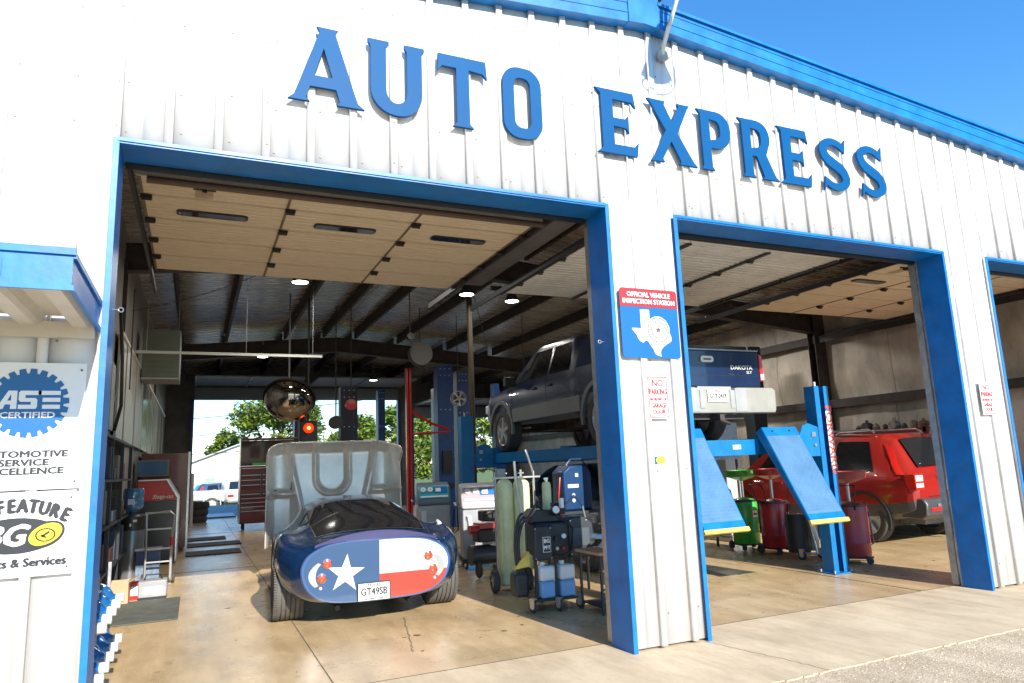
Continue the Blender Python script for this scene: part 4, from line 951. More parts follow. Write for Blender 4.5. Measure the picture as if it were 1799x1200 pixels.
for y in (NY, FY):
    b = MB().box(LX+.12, RXX-.13, y-.07, y+.07, 1.47, 1.65).build('crossbeam', LIFTB, lift)
    for x in (LX, RXX):
        s = 1 if x > 6 else -1
        MB().prism([(x-s*.14, 1.42), (x-s*.52, 1.42), (x-s*.52, 1.56), (x-s*.40, 1.80), (x-s*.30, 1.83), (x-s*.14, 1.78)], y-.088, y-.076).build('end_bracket', LIFTB, b)
        MB().box(*sorted((x-s*.26, x-s*.20)), y-.10, y-.089, 1.66, 1.72).cyl((x-s*.22, y-.105, 1.56), (x-s*.22, y-.089, 1.56), .02, n=10).build('latch', STEEL, b)
    if y == NY: MB().box(6.28, 6.40, y-.078, y-.071, 1.54, 1.59).build('maker_plate', PAPER, b)
for i, xa in enumerate((5.20, 6.64)):
    xb = xa+.54
    r = MB().box(xa, xb, 1.60, 6.55, 1.652, 1.662).box(xa, xa+.012, 1.60, 6.55, 1.50, 1.65).box(xb-.012, xb, 1.60, 6.55, 1.50, 1.65).box(xa, xb, 6.56, 6.58, 1.5, 1.76).build('runway', LIFTB, lift)
    # ramp hanging from the runway end towards the camera
    top = Vector((0, 1.52, 1.78)); bot = Vector((0, .92, .72)); d = (bot-top); n_ = Vector((0, -d.z, d.y)).normalized()*-1
    def P(x, t, o): q = top+d*t+n_*o; return (x, q.y, q.z)
    TP = bpy.data.materials.get('blue_tread_plate')
    if TP is None:
        TP = mat('blue_tread_plate', (.075, .185, .33), .45, .1, var=.12, vs=5, dirt=.12)
    m = MB(); fl = .02
    for (o0, o1, x0, x1) in ((0, .008, xa, xb),):
        m.add([P(x0, 0, o0), P(x1, 0, o0), P(x1, 1, o0), P(x0, 1, o0), P(x0, 0, o1), P(x1, 0, o1), P(x1, 1, o1), P(x0, 1, o1)], [(0, 1, 2, 3), (4, 7, 6, 5), (0, 4, 5, 1), (1, 5, 6, 2), (2, 6, 7, 3), (3, 7, 4, 0)])
    rp = m.build('ramp', LIFTB, lift)
    tr = MB(); rw = 26
    for a in range(int(rw)):
        for b_ in range(12):
            x = xa+.03+(b_+.5)*(.48/12); t = .10+(a+.5)*.80/rw; q = top+d*t+n_*.0095*1; s = 1 if (a+b_) % 2 else -1
            e1 = (Vector((1, 0, 0))*s+d.normalized()).normalized(); e2 = e1.cross(n_).normalized()
            c = Vector((x, q.y, q.z)); tr.add([c-e1*.014, c+e2*.0045, c+e1*.014, c-e2*.0045, c+n_*.004], [(0, 1, 4), (1, 2, 4), (2, 3, 4), (3, 0, 4)])
    o = tr.build('tread_pattern', TP, rp); o['kind'] = 'stuff'
    MB().add([P(xa+.012, .1, .0085), P(xb-.012, .1, .0085), P(xb-.012, .92, .0085), P(xa+.012, .92, .0085)], [(0, 1, 2, 3)]).build('tread_plate', TP, rp, recalc=False)
    for x0, x1 in ((xa-.004, xa+.008), (xb-.008, xb+.004)):
        MB().add([P(x0, 0, -.11), P(x1, 0, -.11), P(x1, .97, -.03), P(x0, .97, -.03), P(x0, 0, -.001), P(x1, 0, -.001), P(x1, .97, -.001), P(x0, .97, -.001)], [(0, 1, 2, 3), (4, 7, 6, 5), (0, 4, 5, 1), (1, 5, 6, 2), (2, 6, 7, 3), (3, 7, 4, 0)]).build('ramp_side', LIFTB, rp)
    MB().add([P(xa-.02, .985, -.012), P(xb+.02, .985, -.012), P(xb+.02, 1.02, -.012), P(xa-.02, 1.02, -.012), P(xa-.02, .985, .02), P(xb+.02, .985, .02), P(xb+.02, 1.02, .02), P(xa-.02, 1.02, .02)], [(0, 1, 2, 3), (4, 7, 6, 5), (0, 4, 5, 1), (1, 5, 6, 2), (2, 6, 7, 3), (3, 7, 4, 0)]).build('ramp_lip', YELL, rp)
    for k in (.25, .75):
        q = P(xa+(xb-xa)*k, .045, .01); MB().cyl(q, (q[0], q[1]-.008, q[2]+.004), .014, n=8).build('rivet', DARKST, rp)
# two post lifts further in
def twopost(x, y, h, m, label, wd=.42, arms=()):
    t = thing('lift_column', label, 'car lift', (x, y, 0), 0, 'lift columns standing inside the garage')
    MB().box(-wd/2, wd/2, -.13, -.11, .02, h).box(-wd/2, -wd/2+.03, -.11, .16, .02, h).box(wd/2-.03, wd/2, -.11, .16, .02, h).box(-wd/2, wd/2, .13, .15, h-.3, h).build('column', m, t)
    MB().box(-wd/2-.08, wd/2+.08, -.2, .25, 0, .02).build('base_plate', m, t)
    b = MB()
    for z in (h-.08, h-.25, h*.72):
        for xx in (-.12, 0, .12): b.cyl((xx*wd/.42, -.138, z), (xx*wd/.42, -.13, z), .016, n=8)
    b.build('bolts', STEEL, t)
    return t
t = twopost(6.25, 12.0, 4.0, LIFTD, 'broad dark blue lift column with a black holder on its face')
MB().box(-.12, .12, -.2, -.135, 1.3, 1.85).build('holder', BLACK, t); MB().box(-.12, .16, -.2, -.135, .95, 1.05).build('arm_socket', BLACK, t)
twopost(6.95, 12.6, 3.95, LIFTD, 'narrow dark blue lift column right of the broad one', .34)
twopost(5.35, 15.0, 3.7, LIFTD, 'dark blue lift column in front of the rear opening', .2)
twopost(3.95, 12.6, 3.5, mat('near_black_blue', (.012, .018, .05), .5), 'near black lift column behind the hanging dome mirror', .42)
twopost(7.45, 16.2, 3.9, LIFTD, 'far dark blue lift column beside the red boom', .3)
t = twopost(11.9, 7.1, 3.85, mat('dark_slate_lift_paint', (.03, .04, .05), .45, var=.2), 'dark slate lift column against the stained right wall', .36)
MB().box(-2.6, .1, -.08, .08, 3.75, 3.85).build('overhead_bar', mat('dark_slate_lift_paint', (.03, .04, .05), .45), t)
# long tapered blue post seen past the pickup's nose
t = thing('leaning_column', 'tall blue tapered column standing just beyond the pickup bonnet', 'column', (6.35, 8.7, 0))
MB().add([(-.14, -.1, 0), (.16, -.1, 0), (.16, .1, 0), (-.14, .1, 0), (-.14, -.1, 3.15), (-.02, -.1, 3.15), (-.02, .1, 3.15), (-.14, .1, 3.15)], [(0, 1, 2, 3), (4, 7, 6, 5), (0, 4, 5, 1), (1, 5, 6, 2), (2, 6, 7, 3), (3, 7, 4, 0)]).build('column', LIFTD, t)
MB().box(-.22, .22, -.2, .2, 0, .015).build('base_plate', LIFTD, t)
# ============================================================ shop equipment, left side
def bay_lamp(x, y, z, label, r=.14):
    t = thing('high_bay_lamp', label, 'lamp', (x, y, z), 0, 'round high bay lamps under the roof')
    MB().lathe([(r*.25, .30), (r*.4, .26), (r*.45, .16), (r*.95, .03), (r, -.01), (r*.96, -.01), (r*.4, .05), (0, .06)], (0, 0, 0), 'Z', 24).build('shade', mat('dark_lamp_body', (.06, .07, .07), .4, .5), t)
    MB().lathe([(0, -.012), (r*.9, -.012), (r*.95, .0), (0, .01)], (0, 0, 0), 'Z', 24).build('lens', LAMPE, t)
    zt = ztop(x)-.2-z; MB().cyl((0, 0, .28), (0, 0, max(zt, .35)), .006, n=6).build('hanger', STEEL, t)
    ld = bpy.data.lights.new('lamp_light', 'AREA'); ld.shape = 'DISK'; ld.size = r*2; ld.energy = 12 if y < 8 and 4 < x < 7 else 36; ld.color = (1, .96, .88)
    lo = bpy.data.objects.new('lamp_light', ld); COL.objects.link(lo); lo.parent = t; lo.location = (0, 0, -.02)
for x, y, z, lb in ((2.03, 6.9, 4.62, 'lit round lamp just behind the cream door'), (5.01, 6.9, 4.6, 'lit round lamp right of the brown column'), (6.02, 7.1, 4.58, 'smaller looking lit lamp beside the ribbed door end'), (2.05, 14.3, 4.5, 'far lit lamp above the left rear opening'), (6.05, 18.9, 4.5, 'farthest lit lamp near the rear doors'), (10.8, 7.0, 4.5, 'lit lamp above the maroon car, nearer one'), (11.25, 8.9, 4.5, 'lit lamp above the maroon car, farther one')):
    bay_lamp(x, y, z, lb)
# strip tube bar crossing near the ceiling
t = thing('tube_bar', 'long pale horizontal bar hanging across the first bay', 'bar', (1.05, 7.6, 3.48))
MB().box(-1.46, 1.46, -.02, .02, -.03, .0).box(-1.46, 1.46, -.022, -.018, .0, .012).build('bar', mat('pale_bar', (.48, .48, .44), .4), t)
for x in (-1.3, .2, 1.3): MB().cyl((x, 0, 0), (x, 0, 1.3), .004, n=6).build('hanger', STEEL, t)
# suspended grey green heater
t = thing('unit_heater', 'grey green box heater hanging high by the left wall', 'heater', (-.1, 9.4, 3.24))
HG = mat('grey_green_sheet', (.10, .115, .085), .5, var=.1)
MB().box(-.30, .30, -.4, .4, 0, .88).build('casing', HG, t, bevel=.01)
MB().box(-.31, .31, -.41, .41, -.03, -.001).box(.301, .31, -.38, .38, .02, .86).build('flange', GREYP, t)
for z in range(8): MB().box(-.24, .24, -.41, -.402, .1+z*.09, .13+z*.09).build('louvre', HG, t)
for sx in (-1, 1): MB().cyl((sx*.26, 0, .88), (sx*.26, 0, 1.75), .008, n=6).build('hanger', STEEL, t)
# pale wall boards above the benches
t = thing('wall_boards', 'row of glossy pale boards along the upper left wall', 'wall boards', (-.46, 5.6, 2.02))
for k in range(16):
    y = k*.92; m = mat('glossy_pale_board', (.50, .52, .48), .12, 0, var=.3, vs=1.2, stretch=(1, 6, .3)) if k > 4 else mat('dull_pale_board', (.42, .40, .37), .4, 0, var=.2, vs=2)
    MB().box(0, .03+.012*(k % 2), y, y+.88, 0, 1.36).build('board', m, t)
MB().box(-.02, .06, 0, 14.7, 1.365, 1.40).build('top_rail', ALU, t)
tag(MB().tube([(-.40, 5.0, 3.6), (-.36, 5.1, 3.0), (-.36, 5.3, 2.4), (-.44, 5.5, 2.1)], .022, 8).build('cable', BLACK), 'black hose looping down the left partition', 'hose')
# dark bench shelving
t = thing('steel_shelving', 'dark steel shelving with parts along the left wall', 'shelving', (-.46, 3.0, 0))
SH = mat('dark_shelf_steel', (.02, .024, .027), .5, .3, var=.3)
for y in (0, 1.3, 2.6, 3.9):
    for x in (-.02, .12): MB().box(x-.02, x+.02, y-.02, y+.02, 0, 1.95).build('upright', SH, t)
for z in (.45, .95, 1.45, 1.93): MB().box(-.03, .14, -.02, 3.92, z, z+.03).build('shelf', SH, t)
random.seed(3)
k = 0
for z in (.48, .98, 1.48):
    y = .05; n_ = -1
    while y < 3.7:
        w_ = random.uniform(.14, .38); h = random.uniform(.12, .38); CI = random.randrange(6); n_ += 1; c = [(.02, .02, .022), (.06, .065, .07), (.13, .11, .085), (.02, .035, .06), (.08, .02, .016), (.15, .155, .155)][CI]
        o = MB().box(-.02, .10+random.uniform(-.04, .03), y, y+w_, z, z+h).build('parts_box', mat('parts_box_%d' % CI, c, .6), None, bevel=.006)
        for v in o.data.vertices: v.co -= Vector((0, y+w_/2, z))
        o.location = (-.46, 3.0+y+w_/2, z)
        tag(o, '%s parts box, %s from the near end of the %s shelf' % (['near black', 'dull grey', 'tan', 'dark blue', 'rusty red', 'pale grey'][CI], ['first', 'second', 'third', 'fourth', 'fifth', 'sixth', 'seventh', 'eighth', 'ninth', 'tenth', 'eleventh', 'twelfth', 'thirteenth', 'fourteenth'][n_], {.48: 'bottom', .98: 'middle', 1.48: 'top'}[z]), 'box', 'parts boxes on the left shelving'); y += w_+random.uniform(.02, .2); k += 1
# water jugs lying on a rack just inside the left jamb
WJ = mat('blue_water_jug', (.015, .13, .36), .12, 0, var=.4, vs=9, coat=.6)
rk = thing('bottle_rack', 'low steel rack holding blue water jugs inside the left jamb', 'rack', (-.25, .62, 0))
for y in (.0, .82, 1.66):
    for x in (-.18, .14): MB().box(x-.012, x+.012, y-.012, y+.012, 0, .78).build('upright', STEEL, rk)
for z in (.03, .355):
    for x in (-.15, .11): MB().box(x-.01, x+.01, -.01, 1.68, z-.012, z+.0).build('rail', STEEL, rk)
jug0 = None
JB = ['nearest', 'second nearest', 'middle', 'second farthest', 'farthest']
for r_, z in enumerate((.175, .50)):
    for k in range(5):
        y = .80+.327*k; lab = '%s blue water jug lying on the %s rack row, white cap outward' % (JB[k], 'lower' if r_ == 0 else 'upper')
        if jug0 is None:
            jug0 = thing('water_jug', lab, 'water jug', (0, y, z), 0, 'blue water jugs lying on the rack')
            MB().lathe([(0, -.42), (.10, -.42), (.128, -.40), (.135, -.36), (.128, -.33), (.135, -.30), (.135, -.24), (.127, -.225), (.135, -.21), (.132, -.15), (.09, -.09), (.035, -.055), (.03, -.03)], (0, 0, 0), 'X', 28).build('bottle', WJ, jug0, ang=50)
            MB().lathe([(.032, -.04), (.037, -.035), (.037, .02), (.03, .024), (0, .024)], (0, 0, 0), 'X', 18).build('cap', mat('white_cap', (.72, .70, .68), .4), jug0)
        else: copy_tree(jug0, (0, y, z), 0, lab)
tag(MB().box(-.24, .42, 3.66, 5.14, 0, .012).build('rubber_mat', mat('grey_rubber_mat', (.10, .105, .09), .7, var=.3, vs=6, bump=.3, bs=50), bevel=.004), 'grey green rubber mat on the floor of the first bay', 'mat')
b = thing('cardboard_box', 'open cardboard box behind the water jugs', 'box', (-.28, 5.15, 0))
MB().box(-.13, .13, -.13, .13, 0, .004).box(-.13, .13, -.13, -.125, .004, .26).box(-.13, .13, .125, .13, .004, .26).box(-.13, -.125, -.125, .125, .004, .26).box(.125, .13, -.125, .125, .004, .26).build('carton', CARD, b)
for sx in (-1, 1): MB().obb((sx*.17, 0, .275), (.12, .25, .004), (0, -sx*.5, 0)).build('flap', CARD, b)
b = thing('carton', 'small red and white carton beside the jump pack', 'box', (-.07, 5.42, 0)); MB().box(-.09, .09, -.1, .1, 0, .20).build('carton', REDP, b); MB().box(-.075, .075, -.104, -.101, .05, .16).build('label', PAPER, b)
b = thing('jump_pack', 'grey battery charger box with a white label at the mat corner', 'battery charger', (.10, 5.36, 0))
MB().box(-.16, .16, -.13, .13, .02, .22).build('case', GREYP, b, bevel=.015); MB().box(-.11, .11, -.136, -.131, .07, .15).build('label', PAPER, b); MB().box(-.16, .16, -.13, .13, 0, .018).build('foot', BLACK, b)
MB().tube([(-.1, 0, .22), (-.08, 0, .28), (.08, 0, .28), (.1, 0, .22)], .01).build('handle', BLACK, b)
# water cooler
b = thing('water_cooler', 'tall grey and black water cooler by the left wall', 'water cooler', (-.28, 7.0, 0))
CG = mat('cooler_grey', (.17, .18, .19), .3, .4, var=.1)
MB().lathe([(0, 0), (.165, 0), (.17, .02), (.17, .72), (.165, .74)], (0, 0, 0), 'Z', 28).build('cabinet', CG, b)
MB().lathe([(.17, .741), (.172, .76), (.172, .93), (.15, .96), (.06, .965), (0, .965)], (0, 0, 0), 'Z', 28).build('top', BLACK, b)
MB().box(.02, .07, -.185, -.165, .86, .89).box(-.02, .0, -.2, -.17, .80, .84).build('tap', PAPER, b)
b = thing('cooler_bottle', 'upturned translucent blue bottle on top of the water cooler', 'water bottle', (-.28, 7.0, .966))
MB().lathe([(0, 0), (.04, .0), (.05, .03), (.13, .09), (.138, .12), (.138, .20), (.13, .215), (.138, .23), (.138, .34), (.12, .37), (0, .375)], (0, 0, 0), 'Z', 28).build('bottle', mat('blue_bottle_plastic', (.05, .16, .30), .1, 0, var=.3, coat=.5), b, ang=50)
MB().box(-.06, .03, -.141, -.137, .14, .22).build('label', mat('pale_label', (.4, .5, .6), .5), b)
# hand truck
b = thing('hand_truck', 'grey upright hand truck standing by the cooler', 'hand truck', (.13, 6.5, 0))
HT = mat('pale_grey_tube', (.36, .36, .35), .4, .4)
MB().tube([(-.22, .06, .98), (.10, .05, .99), (.15, .02, .94), (.13, 0, .55), (.13, 0, .08)], .02, 10).tube([(-.20, .05, .97), (-.19, 0, .55), (-.19, 0, .08)], .014, 8).build('frame', HT, b)
MB().cyl((.135, 0, .52), (.134, 0, .64), .024, n=12).build('red_grip', REDP, b)
for z in (.3, .48, .75): MB().box(-.19, .13, -.012, .012, z, z+.02).build('crossbar', HT, b)
MB().box(-.2, .15, -.16, .0, .01, .022).build('toe_plate', HT, b)
for x in (-.22, .17): MB().lathe([(0, -.02), (.06, -.02), (.075, -.012), (.075, .012), (.06, .02), (0, .02)], (x, .08, .075), 'X', 20).build('wheel', RUBBER, b)
b = thing('crate', 'blue and grey crate stacked behind the hand truck', 'crate', (-.05, 6.85, 0)); MB().box(-.14, .16, -.14, .14, .02, .26).build('lower_crate', mat('speckled_grey_blue', (.14, .2, .28), .6, var=.3, vs=20), b); MB().box(-.14, .16, -.14, .14, .265, .45).build('upper_crate', mat('navy_crate', (.01, .04, .13), .4), b)
MB().box(-.16, .18, -.15, .15, .455, .48).build('tray', HT, b)
# red wedge fronted diagnostic cabinet
b = thing('tool_cabinet', 'black and red slant topped tool cabinet end on, left side', 'tool cabinet', (-.1, 9.0, 0))
MB().prism([(-.26, .04), (.36, .04), (.36, 1.08), (-.26, 1.08)], 0, 1.4).build('body', mat('gloss_black', (.012, .012, .014), .3), b)
MB().prism([(-.26, 1.085), (.36, 1.085), (.355, 1.13), (.18, 1.42), (-.26, 1.42)], 0, 1.4).build('hood', REDP, b)
MB().prism([(.36, .04), (.385, .04), (.385, 1.13), (.20, 1.445), (-.26, 1.445), (-.26, 1.424), (.185, 1.424), (.36, 1.12)], -.02, 1.4).build('edge_trim', mat('pale_trim', (.55, .55, .54), .3, .5), b)
text('Snap-on', .10, FW, b, (.13, -.004, 1.145), shear=.4, sx=1.0, bold=.002)
MB().box(-.2, .3, -.01, 0, .25, .26).box(-.2, .3, -.01, 0, .6, .61).build('drawer_gap', GREYP, b)
b = thing('tall_cabinet', 'tall dark red cabinet behind the slant topped one', 'tool cabinet', (.0, 11.0, 0))
MB().box(-.45, .40, 0, 1.6, .1, 1.95).build('body', DRED, b); MB().box(.401, .44, -.02, .02, .05, 1.97).build('corner_post', mat('pale_trim', (.55, .55, .54), .3, .5), b)
for k in range(6): MB().box(-.40, .35, -.02, -.004, .2+k*.27, .44+k*.27).build('drawer', DRED, b)
b = thing('tv_cabinet', 'dark framed glass fronted box above the red cabinet', 'cabinet', (-.22, 9.7, 1.5)); MB().box(-.22, .30, 0, .5, 0, .30).build('case', HG, b); MB().box(-.2, .28, -.01, 0, .03, .27).build('pane', GLASSB, b)
for i, (x, y0, y1, lb) in enumerate(((.75, 9.9, 10.7, 'nearest of three black floor mats in the shade'), (.85, 11.7, 12.5, 'middle of three black floor mats in the shade'), (.60, 13.2, 14.0, 'farthest of three black floor mats in the shade'))):
    tag(MB().box(.42, x+.65, y0, y1, 0, .02).build('floor_mat', RUBBER), lb, 'mat', 'black mats on the shaded floor')
tag(MB().box(.9, 1.9, 22.0, 24.2, -.003, .05).build('steel_plate', mat('blue_grey_plate', (.10, .18, .32), .4)), 'blue grey plate lying on the floor near the rear opening', 'plate')
# stack of tyres by the rear jamb
for k in range(3):
    o = MB().lathe([(.19, 0), (.30, .0), (.33, .05), (.33, .16), (.30, .21), (.19, .21), (.17, .1), (.19, 0)], (0, 0, 0), 'Z', 24).build('loose_tyre', RUBBER); o.location = (.62+.03*k, 20.3, .213*k)
    tag(o, ['bottom', 'middle', 'top'][k]+' tyre of the stack by the left rear jamb', 'tyre', 'stacked tyres by the rear jamb')
tag(MB().cyl((.47, 18.5, 0), (.47, 18.5, 1.55), .05, n=12).build('bollard', mat('pale_lilac_paint', (.55, .52, .58), .5)), 'pale lilac bollard pipe at the left rear opening', 'bollard')
# tall red roller toolbox
b = thing('roller_toolbox', 'tall dark red roller toolbox with an open hutch, far left bay', 'toolbox', (2.45, 15.3, 0))
W2, D = .82, .7
MB().box(-W2, W2, 0, D, .18, 1.68).build('cabinet', DRED, b, bevel=.01)
MB().box(-W2, W2, D-.03, D, 1.69, 2.38).box(-W2, -W2+.03, 0, D-.03, 1.69, 2.38).box(W2-.03, W2, 0, D-.03, 1.69, 2.38).box(-W2, W2, -.05, D, 2.385, 2.42).build('hutch', DRED, b)
MB().box(-.5, .1, .2, .5, 1.70, 1.76).build('green_tray', GREEN, b)
for sx, xa, xb in ((0, -W2+.03, -.02), (1, .02, W2-.03)):
    for k, (z0, z1) in enumerate(((.22, .52), (.53, .63), (.64, .74), (.75, .85), (.86, .96), (1.08, 1.20), (1.21, 1.33), (1.34, 1.46), (1.47, 1.64))):
        d = MB().box(xa, xb, -.022, -.002, z0+.004, z1-.004).build('drawer', DRED, b); MB().box(xa+.01, xb-.01, -.036, -.023, z1-.03, z1-.012).build('drawer_pull', mat('drawer_pull_alu', (.5, .45, .44), .3, .8), d)
MB().box(-.012, .012, -.03, -.002, .2, 1.66).box(-W2, -W2+.012, -.03, -.002, .2, 1.66).build('trim_strip', mat('drawer_pull_alu', (.5, .45, .44), .3, .8), b)
MB().box(-W2, W2, -.012, -.002, .975, 1.07).build('middle_band', mat('worn_red_band', (.16, .035, .03), .4), b)
for x in (-.7, .7):
    for y in (.1, .6): MB().lathe([(0, -.025), (.08, -.025), (.09, 0), (.08, .025), (0, .025)], (x, y, .09), 'X', 16).build('caster', RUBBER, b)
# convex dome mirror on its rod
b = thing('dome_mirror', 'large dark dome mirror on a rod showing the tan floor', 'mirror', (2.13, 9.0, 2.86))
prof = [(.46*math.sin(a), -.40*math.cos(a)*1.0) for a in [PI/2*i/12 for i in range(13)]]
Mt = Matrix.Rotation(-.75, 4, 'X')@Matrix.Rotation(.2, 4, 'Y')
MB().lathe(prof, (0, 0, 0), 'Z', 40).xf(Mt).build('mirror_face', mat('smoky_mirror', (.35, .33, .31), .06, 1), b, ang=60)
MB().lathe([(.455, 0), (.485, -.02), (.49, .03), (.46, .05), (0, .16)], (0, 0, 0), 'Z', 40).xf(Mt).build('back_shell', mat('gloss_black', (.012, .012, .014), .3), b)
MB().cyl((0, .1, .1), (0, .1, 2.1), .018, n=8).build('rod', mat('grey_rod', (.16, .16, .16), .5, .4), b)
b = thing('signal_lamp', 'black box with a glowing red signal lamp below the dome mirror', 'signal lamp', (2.52, 9.2, 2.03))
MB().box(-.17, .17, 0, .2, 0, .42).build('housing', BLACK, b, bevel=.01)
MB().lathe([(.0, -.05), (.07, -.045), (.09, -.02), (.095, 0)], (0, 0, .28), 'Y', 24).build('lens', mat('glowing_red_lens', (1, .02, .0), .3, emit=1.6), b)
MB().lathe([(.0, -.054), (.03, -.052), (.035, -.047)], (0, 0, .28), 'Y', 16).build('bulb', mat('glowing_orange_bulb', (1, .22, .06), .3, emit=3.5), b)
MB().cyl((0, .1, .42), (0, .1, 2.9), .02, n=8).build('drop_pipe', BLACK, b)
# red boom, reels and pulleys
b = thing('red_boom', 'tall red steel post with two thin red arms, mid garage', 'hoist', (4.92, 10.6, 0))
MB().box(-.06, -.015, -.06, .06, 0, 3.72).box(.015, .06, -.06, .06, 0, 3.72).box(-.06, .06, .02, .05, 0, 3.72).build('post', REDP, b)
MB().tube([(.06, 0, 2.75), (.55, -.02, 2.45), (.95, 0, 2.32)], .03, 8).build('upper_arm', REDP, b); MB().cyl((.06, 0, 2.22), (.98, 0, 2.26), .025, n=8).build('lower_arm', REDP, b)
MB().box(-.4, .4, -.3, .3, 0, .06).build('base', REDP, b)
def reel(x, y, z, r, wd, m, label, spoke=0, face='Y', name='hose_reel', drop=.5):
    t = thing(name, label, 'reel', (x, y, z))
    for s in (-wd, wd):
        p = MB().lathe([(r*.93, -.008), (r, -.01), (r, .01), (r*.93, .008), (r*.93, -.008)] if spoke else [(0, -.006), (r, -.01), (r, .01), (0, .006)], (0, s, 0), 'Y', 28)
        if spoke:
            for k in range(spoke): a = 2*PI*k/spoke+.5; p.obb((r*.47*math.sin(a), s, r*.47*math.cos(a)), (.03, .015, r*.95), (0, a, 0))
        p.build('side_disc', m, t)
    MB().cyl((0, -wd, 0), (0, wd, 0), r*.55, n=20).build('hose_coil', RUBBER, t)
    MB().cyl((0, 0, r*.9), (0, 0, ztop(x)-.3-z), .012, n=6).build('hanger', DARKST, t)
    MB().cyl((r*.5, 0, -.1), (r*.55, 0, -drop), .008, n=6).build('hose', BLACK, t)
    return t
reel(5.10, 10.2, 4.0, .26, .10, mat('dull_grey_disc', (.16, .16, .15), .5, .3), 'grey disc reel at the head of the red boom', drop=.4)
reel(3.60, 10.5, 2.88, .12, .05, REDP, 'small red reel hanging before the rear opening', drop=1.0)
reel(6.10, 10.5, 3.02, .18, .05, mat('pale_rim_metal', (.42, .38, .36), .3, .7), 'pale spoked reel like a steering wheel between blue columns', 5, drop=.3)
reel(3.27, 10.5, 2.5, .14, .08, BLACK, 'black pulley block hanging left of the red reel', drop=.55)
reel(7.4, 9.6, 2.2, .09, .04, BLACK, 'small black drop light left of the pickup wheel', drop=.2)
reel(4.35, 8.4, 4.05, .07, .05, BLACK, 'tiny black trolley block hanging under the purlins', drop=.35)
# hanging wires
def wire(p, q, sag, label, r=.006):
    pts = [(p[0]+(q[0]-p[0])*t, p[1]+(q[1]-p[1])*t, p[2]+(q[2]-p[2])*t-sag*4*t*(1-t)) for t in [i/10 for i in range(11)]]
    tag(MB().tube(pts, r, 5).build('wire', BLACK), label, 'wire')
wire((-.4, 6.5, 3.9), (1.6, 6.6, 4.75), .08, 'thin black wire slanting up left of the cream door end')
wire((3.9, 14.0, 4.3), (3.95, 14.0, 1.5), 0, 'thin vertical drop cord in front of the right rear opening')
wire((5.7, 8.3, 4.95), (6.1, 8.6, 3.9), 0, 'black cord hanging over the pickup roof', .008)
wire((-.2, 4.3, 3.7), (-.2, 4.35, 2.5), 0, 'grey pull cord hanging beside the left door track', .008)

# clutter hung on the near left wall
for k, (y, z, w_, h, c, lb) in enumerate(((1.3, 2.15, .5, .6, (.40, .40, .38), 'pale notice board on the left partition, nearest the opening'), (2.0, 2.3, .4, .35, (.22, .22, .22), 'grey electrical box on the left partition'), (2.7, 2.1, .55, .75, (.45, .46, .45), 'pale breaker panel on the left partition'), (3.7, 2.2, .5, .5, (.12, .13, .14), 'dark control box on the left partition'), (4.6, 2.05, .45, .8, (.36, .38, .37), 'tall pale cabinet on the left partition'))):
    t = thing('wall_box', lb, 'wall box', (-.498, y, z), 0, 'boxes on the left partition')
    MB().box(0, .10, -w_/2, w_/2, 0, h).build('case', mat('wall_box_paint_%d' % k, c, .5, var=.2, dirt=.3), t, bevel=.008)
    MB().box(.101, .106, -w_/2+.03, w_/2-.03, .03, h-.03).build('door', mat('wall_box_paint_%d' % k, c, .5), t)
    MB().box(.107, .115, w_/2-.08, w_/2-.06, h*.45, h*.55).build('latch', STEEL, t)
    MB().cyl((.05, 0, h), (.05, 0, 3.2), .014, n=8).build('conduit', STEEL, t)
